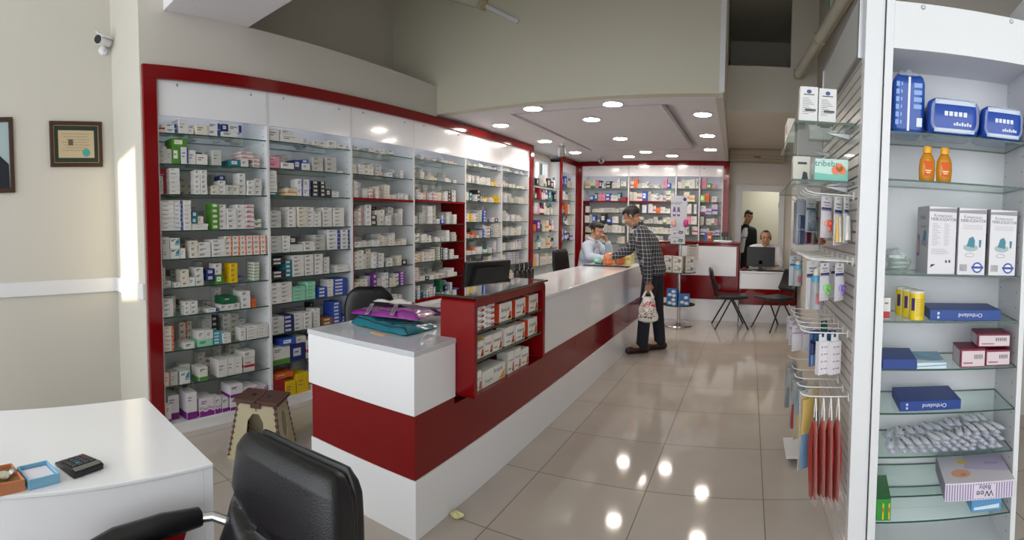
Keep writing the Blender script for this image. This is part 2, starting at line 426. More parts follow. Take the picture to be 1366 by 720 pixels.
# ------------------------------------------------------------------ downlights
def downlight(x, y, z=2.55, i=0, label=''):
    t = thing('ceiling_downlight', label, 'ceiling light', (x, y, z), 0, 'recessed ceiling downlights')
    m = MB(); m.lathe([(.098, 0), (.104, -.004), (.102, -.010), (.088, -.012), (.088, -.004)], 28)
    m.build('rim', 'white_satin', t, smooth=40)
    m = MB(); m.lathe([(.001, -.0125), (.087, -.0125), (.087, -.006), (.001, -.006)][::-1], 28)
    m.build('diffuser', 'lamp', t)
LIGHTS = [(-2.08, 4.5, 'round downlight of the front ceiling row, nearest the red cabinet frame'),
          (-1.29, 4.55, 'round downlight of the front ceiling row, above the front ceiling groove corner'),
          (-.5, 5.05, 'round downlight nearest the front along the right ceiling edge'),
          (-2.76, 5.1, 'round downlight over the tall cabinets, closest to the front'),
          (-1.69, 5.15, 'round downlight inside the ceiling panel, the front one of two'),
          (-2.73, 6.3, 'round downlight beside the small silver ceiling spotlight'),
          (-1.69, 6.35, 'round downlight inside the ceiling panel, the rear one of two'),
          (-.55, 6.2, 'round downlight second from the front along the right ceiling edge'),
          (-2.69, 7.4, 'round downlight third from the front over the tall cabinets'),
          (-1.6, 7.52, 'round downlight behind the ceiling panel, nearest the panel in the middle'),
          (-.6, 7.3, 'round downlight third from the front along the right ceiling edge'),
          (-1.98, 8.0, 'round downlight close to the rear cabinet, left of the two there'),
          (-1.26, 7.95, 'round downlight close to the rear cabinet, right of the two there')]
for i, (x, y, lb) in enumerate(LIGHTS): downlight(x, y, 2.55, i, lb)

# ------------------------------------------------------------------ light: daylight through the shopfront behind the camera
wd = bpy.data.worlds.new('sky'); bpy.context.scene.world = wd; wd.use_nodes = True
bg = wd.node_tree.nodes['Background']; bg.inputs['Color'].default_value = (.93, .97, 1, 1); bg.inputs['Strength'].default_value = 1.9
def area(name, loc, rot, sx, sy, power, col=(1, 1, 1), spread=180):
    l = bpy.data.lights.new(name, 'AREA'); l.shape = 'RECTANGLE'; l.size = sx; l.size_y = sy; l.energy = power; l.color = col; l.spread = math.radians(spread)
    o = bpy.data.objects.new(name, l); C.objects.link(o); o.location = loc; o.rotation_euler = rot; return o

bpy.context.scene.cycles.transparent_max_bounces = 40
area('back_room_fill', (.5, 9.7, 2.55), (0, 0, 0), .6, .6, 9, (1, .98, .95))  # unseen fill light, added to brighten the room behind the doorway
# low sun slipping past the shopfront onto the column
_d = Vector((-.55, .80, -.24)).normalized(); _c = Vector((-3.40, 1.18, 1.42))
l_ = area('sun_shaft', _c-_d*4.3, _d.to_track_quat('-Z', 'Y').to_euler(), .30, 1.0, 1.7, (1, .84, .55), 1.0)
vs = bpy.context.scene.view_settings
vs.view_transform = 'Standard'; vs.look = 'None'; vs.gamma = 1; vs.use_curve_mapping = False; vs.exposure = 0.62
# ------------------------------------------------------------------ cabinets
SHELVES = []        # (bay key, shelf number, matrix of the shelf's front left end, usable width, depth, clear height)
def bay(key, label, loc, rz, w, zl, zh, zt, depth=.34, last=False, red_shelf=(), red_from=None, red_left=False, red_right=False, deck=None, header=True, group=None, holes=False, back=True, base=True, strip=True, dcol='white_satin'):
    t = thing('shelving_cabinet', label, 'cabinet', loc, rz, group)
    tk = .02
    def side(x):
        m = MB().set('#dcdde0'); m.box(x, 0, 0, x+tk, depth, zt)
        m.build('side_panel', 'drilled' if holes else 'white_satin', t)
    side(0)
    if last: side(w-tk)
    x0, x1 = tk, (w-tk if last else w)
    if back: boxes((x0, depth-.012, 0, x1, depth, zt)).build('back_panel', 'white_satin', t)
    if base:
        boxes((x0, .004, .0, x1, .02, .055), (x0, .0, .055, x1, depth-.012, .075)).build('plinth', 'white', t)
    boxes((x0, .02, zt-.02, x1, depth-.012, zt)).build('top_panel', 'white_satin', t)
    if header:
        m = boxes((x0+.002, .001, zh, x1-.002, .014, zt-.002)); m.build('header_panel', 'white', t)
        for fx in (.16, .84):
            m = MB(); m.T = Matrix.Translation((x0+(x1-x0)*fx, .001, zt-.05)) @ Matrix.Rotation(PI/2, 4, 'X'); m.lathe([(.009, 0), (.009, .003), (.005, .006)], 10); m.build('mirror_screw', 'chrome', t)
    if strip: boxes((x0+.06, .05, zt-.045, x1-.06, .075, zt-.022)).build('light_strip', 'strip', t)
    for i, z in enumerate(zl):
        if i in red_shelf:
            boxes((x0, .0, z-.022, x1, depth-.012, z)).build('red_shelf', 'red', t)
        else:
            m = MB(); e = [1, 1, 1, 1, 0, 0]
            xx0, xx1, yy0, yy1 = x0+.003, x1-.003, .008, depth-.016
            m.mi = 0; m.add([(xx0, yy0, z), (xx1, yy0, z), (xx1, yy1, z), (xx0, yy1, z), (xx0, yy0, z-.008), (xx1, yy0, z-.008), (xx1, yy1, z-.008), (xx0, yy1, z-.008)], [(0, 1, 2, 3), (7, 6, 5, 4)])
            m.mi = 1; m.add([(xx0, yy0, z), (xx1, yy0, z), (xx1, yy0, z-.008), (xx0, yy0, z-.008), (xx0, yy1, z), (xx1, yy1, z), (xx1, yy1, z-.008), (xx0, yy1, z-.008)], [(3, 2, 1, 0), (4, 5, 6, 7)])
            m.build('glass_shelf', ['green_glass', 'glass_edge'], t)
    if deck is not None:
        boxes((x0, 0, deck-.03, x1, depth-.012, deck)).build('red_deck', 'red', t)
        boxes((x0+.003, -.012, .06, (x0+x1)/2-.002, .004, deck-.035), ((x0+x1)/2+.002, -.012, .06, x1-.003, .004, deck-.035)).build('door', 'white', t, bevel=.002)
    if red_left: boxes((x0, .004, red_from if red_from else .08, x0+.014, depth-.013, zl[red_shelf[0]]-.022)).build('red_panel', 'red', t)
    if red_right: boxes((x1-.014, .004, deck if deck else .08, x1, depth-.013, zl[red_shelf[0]]-.022)).build('red_panel', 'red', t)
    R = Matrix.Translation(loc) @ Matrix.Rotation(rz, 4, 'Z')
    levels = list(zl) + ([deck] if deck else ([.075] if base else []))
    for i, z in enumerate(levels):
        top = (levels[i-1]-(.026 if i-1 in red_shelf else .010)) if i else (zh-.004 if header else zh+.2)
        SHELVES.append((key, i, R @ Matrix.Translation((x0, 0, z)), x1-x0, depth-.03, top-z))
    return t

ZB = [2.046, 1.842, 1.637, 1.392, 1.20, 1.005, .81, .575, .335]
YB = [1.285, 2.17, 3.04, 3.90, 4.85, 5.73, 6.55]
DZ = [0, .005, .012, .025, .05, .065]
bar = lambda y: 2.385+(y-1.19)*.0145            # underside of the red top rail
gname = 'white glass-shelved wall cabinets'
BAYS = [('first', 'tall white cabinet beside the wall column, with green, orange and yellow cartons'),
        ('second', 'tall white cabinet second from the wall column, with dark blue cartons low down'),
        ('third', 'tall white cabinet behind the small black task chair, with one red shelf'),
        ('fourth', 'tall white cabinet with a red inner side panel behind the counter display'),
        ('fifth', 'tall white cabinet directly behind the black counter monitor'),
        ('sixth', 'last tall white cabinet inside the long red frame, with stacked uniform cartons')]
for i in range(6):
    zl = [z+DZ[i] for z in ZB]
    kw = {}
    if i == 2: kw = dict(red_shelf=(2,), red_left=True)
    if i == 3: zl = zl[:7]; kw = dict(red_shelf=(2,), red_right=True, deck=.655)
    bay(BAYS[i][0], BAYS[i][1], (CX, YB[i], 0), PI/2, YB[i+1]-YB[i], zl, 2.155+.3*DZ[i], bar(YB[i+1])+.012, last=(i == 5), holes=i < 3, group=gname, **kw)
# red surround of the long cabinet wall
t = thing('cabinet_surround', 'long dark red frame around the row of tall white wall cabinets', 'frame', (CX+.0016, 1.19, 0))
def rail(y0, y1, th=.088):
    a, b = bar(y0+1.19), bar(y1+1.19)
    m = MB(); m.prism([(y0, a), (y1, b), (y1, b+th), (y0, a+th)], 0, .03, 'x'); return m
rail(0, 5.46).build('top_rail', 'red', t, bevel=.003)
m = MB(); m.prism([(0, 0), (.095, 0), (.095, bar(1.285)), (0, bar(1.19))], 0, .03, 'x'); m.build('post', 'red', t, bevel=.003)
m = MB(); m.prism([(5.36, 0), (5.46, 0), (5.46, bar(6.65)), (5.36, bar(6.55))], 0, .03, 'x'); m.build('post', 'red', t, bevel=.003)

# open shelf unit under the high window, and the red-framed corner cabinet
ZW = [2.0, 1.795, 1.57, 1.307, 1.044, .79, .5]
bay('window', 'low open glass shelf unit under the high window panes', (CX, 6.66, 0), PI/2, 1.06, ZW, 2.03, 1.99, depth=.18, header=False, strip=False, last=True)
ZCc = [2.06, 1.84, 1.6, 1.41, 1.15, .9, .6]
bay('corner', 'narrow white corner cabinet in its own red frame', (CX, 7.80, 0), PI/2, .72, ZCc, 2.3, 2.46, last=True)
t = thing('cabinet_surround', 'dark red frame around the narrow corner cabinet', 'frame', (CX+.0016, 7.73, 0))
boxes((0, 0, 0, .03, .07, 2.46)).build('post', 'red', t, bevel=.003); boxes((0, .79, 0, .03, .855, 2.46)).build('post', 'red', t, bevel=.003)
boxes((0, 0, 2.46, .03, .855, 2.545)).build('top_rail', 'red', t, bevel=.003)

# rear cabinets facing the shop
YR = 8.6
XR = [-2.985, -2.134, -1.293, -.884, -.47]
ZR = [2.08, 1.854, 1.645, 1.46, 1.287, 1.1, .85, .55]
RB = [('rear first', 'rear cabinet behind the seated pharmacist, nearest the corner'), ('rear second', 'rear cabinet behind the customer in the check shirt'),
      ('rear third', 'rear cabinet above the round display stand, narrow'), ('rear fourth', 'rear cabinet narrow bay beside the doorway wall, with green cartons')]
for i in range(4):
    bay(RB[i][0], RB[i][1], (XR[i], YR, 0), 0, XR[i+1]-XR[i], ZR, 2.285, 2.475, last=(i == 3), red_shelf=(1,) if i < 2 else (), group='white rear cabinets', red_left=(i == 0))
t = thing('cabinet_surround', 'dark red frame around the rear cabinets facing the shop', 'frame', (-3.05, YR, 0))
boxes((0, -.03, 0, .062, -.0015, 2.47)).build('post', 'red', t, bevel=.003); boxes((2.583, -.03, 0, 2.685, -.0015, 2.47)).build('post', 'red', t, bevel=.003)
boxes((0, -.03, 2.47, 2.685, -.0015, 2.546)).build('top_rail', 'red', t, bevel=.003)

# ------------------------------------------------------------------ long service counter
FX = -1.345
t = thing('service_counter', 'long white and red gloss service counter running down the shop', 'counter', (0, 0, 0))
boxes((-2.05, 1.705, 0, FX+.007, 6.32, .273)).build('base', 'white', t, bevel=.002)
m = MB(); m.prism([(1.71, .2735), (6.315, .2735), (6.315, .53), (2.024, .53), (2.024, .567), (1.71, .567)], -2.042, FX, 'x'); m.build('red_band', 'red', t)
boxes((-2.06, 1.7, .5675, FX+.004, 2.028, .832)).build('end_block', 'white', t, bevel=.002)
boxes((-2.063, 1.697, .833, FX+.007, 2.03, .857)).build('end_top', plain('pale_grey_gloss_top', '#c9cdd4', .12, vary=.02, coat=.3), t, bevel=.002)
boxes((-2.06, 2.031, .83, -1.437, 2.888, .857)).build('staff_top', 'white', t, bevel=.002)
boxes((FX-.03, 2.892, .5305, FX+.004, 6.32, .902)).build('front_panel', 'white', t, bevel=.002)
boxes((-1.97, 2.892, .903, FX+.008, 6.326, .93)).build('countertop', 'white', t, bevel=.004)
boxes((-1.95, 2.9, .5305, -1.9, 6.3, .9025)).build('rear_panel', 'white_satin', t)
boxes((-1.9, 6.29, .5305, FX-.031, 6.32, .9025)).build('end_panel', 'white', t)

# red display unit let into the counter front
t = thing('display_unit', 'glossy red counter-front display unit with rounded edges holding throat-remedy cartons', 'display', (0, 0, 0))
y0, y1, xb, xf, zb, zt = 2.033, 2.889, -1.435, -1.238, .56, 1.055
m = MB()
# a rounded ring seen from the front, swept backwards: sides, roof and floor in one
def rrect(y0, y1, z0, z1, r, n=6):
    p = []
    for cy, cz, a0 in ((y1-r, z1-r, 0), (y0+r, z1-r, PI/2), (y0+r, z0+r, PI), (y1-r, z0+r, 1.5*PI)):
        for k in range(n+1): p.append((cy+r*math.cos(a0+PI/2*k/n), cz+r*math.sin(a0+PI/2*k/n)))
    return p
o_, i_ = rrect(y0, y1, zb, zt, .035), rrect(y0+.03, y1-.03, zb+.022, zt-.045, .008)
n = len(o_)
vs_ = [(xf, *p) for p in o_]+[(xf, *p) for p in i_]+[(xb, *p) for p in o_]+[(xb, *p) for p in i_]
fs_ = []
for k in range(n):
    j = (k+1) % n
    fs_ += [[k, j, n+j, n+k], [k, 2*n+k, 2*n+j, j], [n+k, n+j, 3*n+j, 3*n+k], [2*n+k, 3*n+k, 3*n+j, 2*n+j]]
m.add(vs_, [f[::-1] for f in fs_])
m.build('body', 'red', t, smooth=35)
boxes((xb+.002, y0+.03, zb+.02, xb+.012, y1-.03, zt-.04)).build('back_panel', 'red', t)
def glass_slab(name, parent, x0, y0, z0, x1, y1, z1, mats=('green_glass', 'glass_edge')):
    m = MB(); m.mi = 0
    m.add([(x0, y0, z1), (x1, y0, z1), (x1, y1, z1), (x0, y1, z1), (x0, y0, z0), (x1, y0, z0), (x1, y1, z0), (x0, y1, z0)], [(0, 1, 2, 3), (7, 6, 5, 4)])
    m.mi = 1
    m.add([(x0, y0, z1), (x1, y0, z1), (x1, y1, z1), (x0, y1, z1), (x0, y0, z0), (x1, y0, z0), (x1, y1, z0), (x0, y1, z0)], [(4, 5, 1, 0), (5, 6, 2, 1), (6, 7, 3, 2), (7, 4, 0, 3)])
    return m.build(name, list(mats), parent)
for z in (.888, .745): glass_slab('shelf', t, xb+.013, y0+.032, z-.008, xf-.006, y1-.032, z)
boxes((xb-.03, y0-.01, zt+.001, xf+.012, y1+.015, zt+.013)).build('glass_top', 'smoke', t, bevel=.003)
UNIT_Z = [.888, .745, .582]

# ------------------------------------------------------------------ rear red and white counter, and the lower desk
t = thing('reception_counter', 'dark red rear counter with a white front panel beside the round display stand', 'counter', (0, 7.55, 0))
boxes((-1.6, .01, 0, -.14, .5, .33)).build('base', 'white', t, bevel=.003)
boxes((-1.6, .004, .331, -.14, .5, 1.17)).build('body', 'red', t, bevel=.015, bseg=3)
boxes((-1.6, -.02, 1.171, -.13, .52, 1.2)).build('countertop', 'red', t, bevel=.01, bseg=3)
boxes((-1.045, -.004, .69, -.185, .005, 1.135)).build('front_panel', 'white', t, bevel=.004)
t = thing('low_desk', 'low white and red gloss desk in front of the doorway', 'desk', (0, 7.52, 0))
boxes((-.125, .012, 0, .735, .42, .27)).build('base', 'white', t, bevel=.003)
boxes((-.125, .006, .271, .735, .42, .51)).build('red_band', 'red', t, bevel=.003)
boxes((-.125, 0, .511, .735, .42, .752)).build('front_panel', 'white', t, bevel=.003)
boxes((-.128, -.012, .753, .738, .45, .778)).build('desktop', 'white', t, bevel=.004)

# ------------------------------------------------------------------ white desk at the left with things on it
t = thing('desk', 'white gloss desk in the near corner carrying a calculator', 'desk', (-1.215, .655, 0), math.radians(-3))
boxes((-.61, -1.5, .738, .0, 0, .75)).build('desktop', 'white', t, bevel=.003)
boxes((-.608, -.03, 0, -.002, -.002, .7375)).build('side_panel', 'white', t); boxes((-.608, -1.498, 0, -.002, -1.47, .7375)).build('side_panel', 'white', t)
boxes((-.03, -1.469, .04, -.003, -.031, .7375)).build('front_panel', 'white', t)

# ------------------------------------------------------------------ office chair (faces the shopfront)
t = thing('office_chair', 'black leather office chair beside the white desk, back cushion creased', 'chair', (-.885, .36, 0), math.radians(4))
def cushion(w, thick, prof, n=26, k=22, wf=lambda v: 1, dent=lambda u, v: 0):
    """padded slab following prof(v)->(y,z, ny,nz); u across the width"""
    m = MB()
    def P(u, v):
        a = 2*PI*u
        cx = math.copysign(abs(math.cos(a))**.35, math.cos(a)); cy = math.copysign(abs(math.sin(a))**.6, math.sin(a))
        y, z, ny, nz = prof(v)
        e = min(1, (max(0, min(v, 1-v))/.10))**.5
        d = thick*(.35+.65*e)*cy*.5
        if cy < 0: d += dent(cx, v)*min(1, -cy*1.5)
        ww = w*.5*wf(v)*(.86+.14*e)
        return (cx*ww, y+ny*d, z+nz*d)
    m.grid(P, k*2, n, True)
    nn = k*2
    m.f.append(list(range(nn))[::-1]); m.c.append(m.col); m.m.append(0)
    b = (n-1)*nn; m.f.append([b+i for i in range(nn)]); m.c.append(m.col); m.m.append(0)
    return m
def backprof(v):
    z = .46+v*.43; y = .235+.10*v+.03*math.sin(v*PI)
    return y, z, .96, -.26
def crease(u, v):
    c = .47+.14*(u**2)
    d = .036*math.exp(-((v-c)/.04)**2)*(1-abs(u)**8*.8)
    d += .006*math.sin(u*34)*math.exp(-((v-c-.02)/.06)**2)*abs(u)**3
    return d - .012*math.exp(-((v-.25)/.16)**2) - .008*math.exp(-((v-.75)/.2)**2)
cushion(.40, .10, backprof, 70, 30, lambda v: 1.0-.24*max(0, v-.35)**1.2, crease).build('backrest', 'leather', t, smooth=60)
m = MB()
def shell(v):
    z = .45+v*.435; y = .275+.10*v+.03*math.sin(v*PI); return y, z, .96, -.26
cushion(.395, .05, shell, 20, 16, lambda v: 1.0-.23*max(0, v-.35)**1.2).build('back_shell', 'blackp', t, smooth=60)
def seatprof(v): return .22-v*.5, .45+.012*math.sin(v*PI), 0, 1
cushion(.5, .11, seatprof, 24, 20).build('seat', 'leather', t, smooth=60)
for s in (-1, 1):
    a = MB()
    pts = [(s*.255, .235, .650), (s*.257, .13, .658), (s*.258, .0, .655), (s*.256, -.11, .635)]
    a.tube(pts, [.024, .03, .031, .022], 12); ar = a.build('armrest', 'leather', t, smooth=60)
    a = MB(); a.prism([(.12, .45), (.19, .633), (-.06, .633), (-.02, .45)], s*.255-.012, s*.255+.012, 'x'); a.build('arm_panel', 'red', ar)
    a = MB(); a.tube([(s*.25, .225, .652), (s*.23, .262, .655), (s*.195, .285, .65)], .013, 8); a.build('arm_bracket', 'chrome', ar, smooth=50)
m = MB(); m.lathe([(.028, .12), (.028, .3), (.02, .3), (.02, .40)], 16); m.build('gas_column', 'chrome', t, smooth=40)
for k in range(5):
    a = 2*PI*k/5+.3; c, s_ = math.cos(a), math.sin(a)
    m = MB(); m.tube([(.02*c, .02*s_, .125), (.27*c, .27*s_, .085)], [.028, .018], 8); lg = m.build('leg', 'blackp', t, smooth=40)
    m = MB()
    for d in (-.014, .014): m.T = Matrix.Translation((.27*c-d*s_, .27*s_+d*c, .028)) @ Matrix.Rotation(a, 4, 'Z') @ Matrix.Rotation(PI/2, 4, 'X'); m.lathe([(.027, -.008), (.027, .008)], 14)
    m.build('caster', 'blackp', lg, smooth=40)

# ------------------------------------------------------------------ folding step stool
t = thing('folding_stool', 'cream and brown plastic folding step stool by the cabinet foot', 'stool', (-2.54, 1.72, 0), math.radians(34))
W0, D0, W1, D1, HS = .175, .145, .12, .095, .352
def leg_panel(sx, front):
    m = MB(); k = 14
    def pt(a, z):
        f = z/HS
        if front: return (a*(W0+(W1-W0)*f), sx*(D0+(D1-D0)*f), z)
        return (sx*(W0+(W1-W0)*f), a*(D0+(D1-D0)*f), z)
    oc = []                                                          # octagonal window
    for q in range(8):
        an = PI/8+q*PI/4; oc.append((.40*math.cos(an), .205+.085*math.sin(an)))
    out = [(1, .21+.085*math.sin(PI/8)), (1, HS-.012), (-1, HS-.012), (-1, .21+.085*math.sin(PI/8)), (-1, .21-.085*math.sin(PI/8)), (-1, .0), (-.55, .0), (-.45, .05), (.45, .05), (.55, 0), (1, 0), (1, .21-.085*math.sin(PI/8))]
    P = lambda q: pt(*q)
    O = oc
    polys = [[out[0], out[1], O[1], O[0]], [out[1], out[2], O[2], O[1]], [out[2], out[3], O[3], O[2]], [out[3], out[4], O[4], O[3]], [out[4], out[5], out[6], out[7], O[5], O[4]], [out[7], out[8], O[6], O[5]], [out[8], out[9], out[10], out[11], O[7], O[6]], [out[11], out[0], O[0], O[7]]]
    for pl in polys: m.add([P(q) for q in pl], [list(range(len(pl)))])
    o = m.build('leg_panel', plain('cream_stool_plastic', '#b3a98a', .5, vary=.04) if 'stoolc' not in MT else 'stoolc', t)
    MT['stoolc'] = o.data.materials[0]
    md = o.modifiers.new('thick', 'SOLIDIFY'); md.thickness = .006; md.offset = 0
    dark = MT.setdefault('stoold', plain('brown_stool_plastic', '#54342c', .5))
    for a_ in ((-.97, .97) if front else (-.96, .96)):               # one jagged hinge strip along each fold
        z = [.02+.0115*k for k in range(30)]; L_, R_s = [], []
        for k, zz in enumerate(z):
            w_ = .0035 if k % 3 else .012
            for lst, sg in ((L_, -1), (R_s, 1)):
                q = Vector(pt(a_, zz)); q[0 if front else 1] += sg*w_; lst.append(q)
        j = MB(); nrm = Vector((0, sx*.0042, 0)) if front else Vector((sx*.0042, 0, 0)); n_ = len(z)
        j.add([q+nrm for q in L_+R_s]+[q-nrm for q in L_+R_s], [[k, k+1, n_+k+1, n_+k] for k in range(n_-1)]+[[2*n_+k, 3*n_+k, 3*n_+k+1, 2*n_+k+1] for k in range(n_-1)]+[[k, 2*n_+k, 2*n_+k+1, k+1] for k in range(n_-1)]+[[n_+k, n_+k+1, 3*n_+k+1, 3*n_+k] for k in range(n_-1)])
        j.build('hinge_strip', dark, o)
    if front:
        for z0, z1 in ((.06, .12), (.30, .36)):
            j = MB(); a = pt(0, z0); b = pt(0, z1); j.tube([(a[0], a[1]+sx*.004, a[2]), (b[0], b[1]+sx*.004, b[2])], .0022, 6); j.build('fold_line', dark, o)
for s in (-1, 1): leg_panel(s, True); leg_panel(s, False)
m = MB()
m.box(-W1-.02, -D1-.02, HS-.012, -.004, D1+.02, HS+.012, b=.004); m.box(.004, -D1-.02, HS-.012, W1+.02, D1+.02, HS+.012, b=.004)
for q in range(12):
    y = -D1-.012+q*.0195
    for s in (-1, 1): m.box(s*(W1+.02)-.006, y, HS-.008, s*(W1+.02)+.006, y+.011, HS+.008)
m.box(-.03, -D1-.024, HS-.03, .03, -D1-.014, HS)
tp = m.build('top', MT['stoold'], t)
for s in (-1, 1): boxes((s*.05-.012, -.022, HS+.0121, s*.05+.012, .022, HS+.0127)).build('grip_slot', 'screen', tp)
# ------------------------------------------------------------------ cartons on the shelves
STY = {  # style: body, accent, layout, words
 'w': ('#d9d8d6', '#9aa0aa', 'plain', 'white'), 'c': ('#d4cfc2', '#a59c86', 'plain', 'cream'), 'g': ('#b7b8b4', '#84888a', 'plain', 'pale grey'),
 'wb': ('#dadbdd', '#1f3a8c', 'end', 'white and blue'), 'wo': ('#dfdad4', '#e2631c', 'end', 'white and orange'), 'wr': ('#dcd5d3', '#b3202c', 'stripe', 'white and red'),
 'gr': ('#4f8a2c', '#e0e4da', 'endw', 'green'), 'rd': ('#a3182a', '#d9c8c8', 'plain', 'red'), 'ye': ('#e0bb12', '#8a6c00', 'plain', 'yellow'), 'nb': ('#1b2a66', '#c9cede', 'endw', 'navy blue'),
 'te': ('#1f7183', '#d5dcdc', 'endw', 'teal'), 'dg': ('#12603b', '#d6ded8', 'plain', 'dark green'), 'wg': ('#d9dad4', '#4b8a35', 'base', 'white and green'), 'wp': ('#dddae0', '#7d1a86', 'base', 'white and purple'),
 'wpk': ('#d9d7dc', '#e0479a', 'corner', 'pale with pink corner'), 'wpz': ('#dcd8de', '#8a1f8c', 'wave', 'white with purple wave'), 'mint': ('#8fd0b0', '#2d5a48', 'plain', 'mint green'), 'aq': ('#3f9fb8', '#dfe8ea', 'endw', 'aqua'),
 'or': ('#d8632a', '#e8d8c8', 'plain', 'orange'), 'k': ('#2a2a2e', '#d8d8d8', 'endw', 'black and white'), 'bl': ('#2a4fae', '#e2e6ee', 'endw', 'blue'), 'br': ('#8a5a34', '#e0d4c4', 'endw', 'brown'),
 'pk': ('#d98aa4', '#f0e4e8', 'plain', 'pink'), 'pu': ('#6f2d96', '#e0d8e6', 'endw', 'purple'), 'wt': ('#dadcdc', '#2a8a9c', 'corner', 'white with teal corner'), 'yo': ('#d9d2bc', '#d98a1c', 'stripe', 'cream and amber'),
 'lv': ('#cbc4dc', '#5a3a9c', 'stripe', 'lilac'), 'lg': ('#8fc04a', '#eef2e4', 'endw', 'lime green'),
}
def carton(mb, w, d, h, sty, r, prints=True, bev=.0012):
    """a tuck-end carton, printed front at y=0"""
    body, acc, lay, _ = STY[sty]
    B = lin(body); A = lin(acc); k = r.uniform(.93, 1.05)
    B = tuple(min(1, x*k) for x in B[:3])+(1,)
    fc = [B]*6
    mb.set(B); mb.box(0, 0, 0, w, d, h, b=bev, faces=fc)
    e = .0005
    def fr(x0, z0, x1, z1, col): mb.set(col); mb.quad((x0, -e, z0), (x1, -e, z0), (x1, -e, z1), (x0, -e, z1))
    def sd(y0, z0, y1, z1, col): mb.set(col); mb.quad((-e, y1, z0), (-e, y0, z0), (-e, y0, z1), (-e, y1, z1))
    def tp(x0, y0, x1, y1, col): mb.set(col); mb.quad((x0, y0, h+e), (x1, y0, h+e), (x1, y1, h+e), (x0, y1, h+e))
    ink = lin('#55565e')
    m_ = min(.002, w*.05)
    if lay == 'end':
        fr(w*.76, m_, w-m_, h-m_, A); tp(w*.76, m_, w-m_, d-m_, A)
    elif lay == 'endw':
        fr(w*.12, h*.3, w*.66, h*.78, A)
    elif lay == 'base':
        fr(m_, m_, w-m_, h*.28, A); sd(m_, m_, d-m_, h*.28, A)
    elif lay == 'stripe':
        fr(m_, h*.32, w-m_, h*.5, A); sd(m_, h*.32, d-m_, h*.5, A)
    elif lay == 'corner':
        mb.set(A); mb.quad((w*.5, -e, h*.45), (w*.93, -e, h*.45), (w*.93, -e, h*.95), (w*.8, -e, h*.88), (w*.62, -e, h*.68)); fr(w*.5, h*.32, w*.93, h*.39, lin('#5a3a58'))
    elif lay == 'wave':
        for q in range(6):
            x0 = m_+(w-2*m_)*q/6; x1 = m_+(w-2*m_)*(q+1)/6; a = .30+.06*math.sin(q*1.9); b = .30+.06*math.sin((q+1)*1.9)
            mb.set(A); mb.quad((x0, -e, m_), (x1, -e, m_), (x1, -e, h*b), (x0, -e, h*a))
            for s in (.1, .17): mb.quad((x0, -e, h*(a+s)), (x1, -e, h*(b+s)), (x1, -e, h*(b+s+.025)), (x0, -e, h*(a+s+.025)))
        sd(m_, m_, d-m_, h*.3, A)
    if prints:
        if lay not in ('endw',):
            n = 1 if h < .03 else 2
            for q in range(n):
                zz = h*(.62-.2*q) if lay not in ('wave', 'corner', 'base') else h*(.8-.1*q)
                t = min(.006, h*.13); x1 = w*(.12+(.5 if q == 0 else .34)*r.uniform(.7, 1.1))
                fr(w*.12, zz, min(x1, w*.72), zz+t, ink if q or r.random() < .6 else A)
        else:
            fr(w*.18, h*.5, w*.5, h*.6, B)
        # seam of the tuck flap on the near side
        sd(d*.08, h*.9, d*.92, h*.9+.0008, lin('#8d8d8d'))

MED_LIMIT = 300
med_count = 0
stuff_mb = MB()
ordw = ordn
def place_carton(kind, S, x, y, z, w, d, h, sty, r, label, group, jit=.04, tilt=0):
    global med_count
    M = S @ Matrix.Translation((x, y, z)) @ Matrix.Rotation(r.uniform(-jit, jit), 4, 'Z')
    if kind == 'medicine_box' and med_count >= MED_LIMIT or kind is None:
        stuff_mb.T = M; carton(stuff_mb, w, d, h, sty, r, prints=w > .03); return None
    if kind == 'medicine_box': med_count += 1
    mb = MB(); carton(mb, w, d, h, sty, r)
    o = mb.build(kind, 'paint'); o.matrix_world = M
    return tag(o, label, 'box' if kind == 'medicine_box' else 'carton', group)

def shelf_of(key, i):
    for s in SHELVES:
        if s[0] == key and s[1] == i: return s

def fill(key, i, xa, xb, sx, sz, items, bayname, nshelf):
    """items: x, w, h, n, style[, z0]: stacks read off the shelf, in the photograph's order"""
    _, _, S, W, D, clear = shelf_of(key, i)
    r = random.Random(hash((nshelf, int(xa), len(items))) % 9999)
    order = sorted(range(len(items)), key=lambda k: (items[k][0], items[k][5] if len(items[k]) > 5 else 0))
    lastx = {}
    done = []
    for rank, k in enumerate(order):
        it = items[k]; x, w, h, n, sty = it[:5]; z0 = it[5]/sz if len(it) > 5 else 0
        X0 = (x-xa)/(xb-xa)*W; w_ = w/(xb-xa)*W-.0015; h_ = h/sz-.0006
        X0 = max(.005, min(X0, W-w_-.006)); d = min(D-.11, max(.05, min(.13, w_*1.6)))
        y = r.uniform(.006, .02)
        if n == 1 and h_ > clear-.006: h_ = clear-.008
        # keep clear of stacks already standing there: behind or in front
        zlo, zhi = z0, z0+n*(h_+.0006)
        for (a0, a1, b0, b1, zz0, zz1) in done:
            if X0 < a1+.001 and X0+w_ > a0-.001 and zlo < zz1 and zhi > zz0:
                y = max(y, b1+.004)
        if y+d > .207: d = .207-y
        if d < .03: continue
        if y+d > D+.001 or z0+n*h_ > clear+.02:
            if y > D-.04: print('skipped', key, i, it); continue
            n = max(1, int((clear-z0-.004)/(h_+.0006)))
        done.append((X0, X0+w_, y, y+d, zlo, zhi))
        word = STY[sty][3]
        for q in range(n):
            lab = f'{word} box, {ordw(q)} up in {ordw(rank)} stack, {ordw(nshelf)} shelf down, {bayname} cabinet'
            place_carton('medicine_box', S, X0+r.uniform(-.002, .002), y, z0+q*(h_+.0006)+.0004, w_, d, h_, sty, r, lab, f'medicine boxes in the {bayname} cabinet', jit=.02)

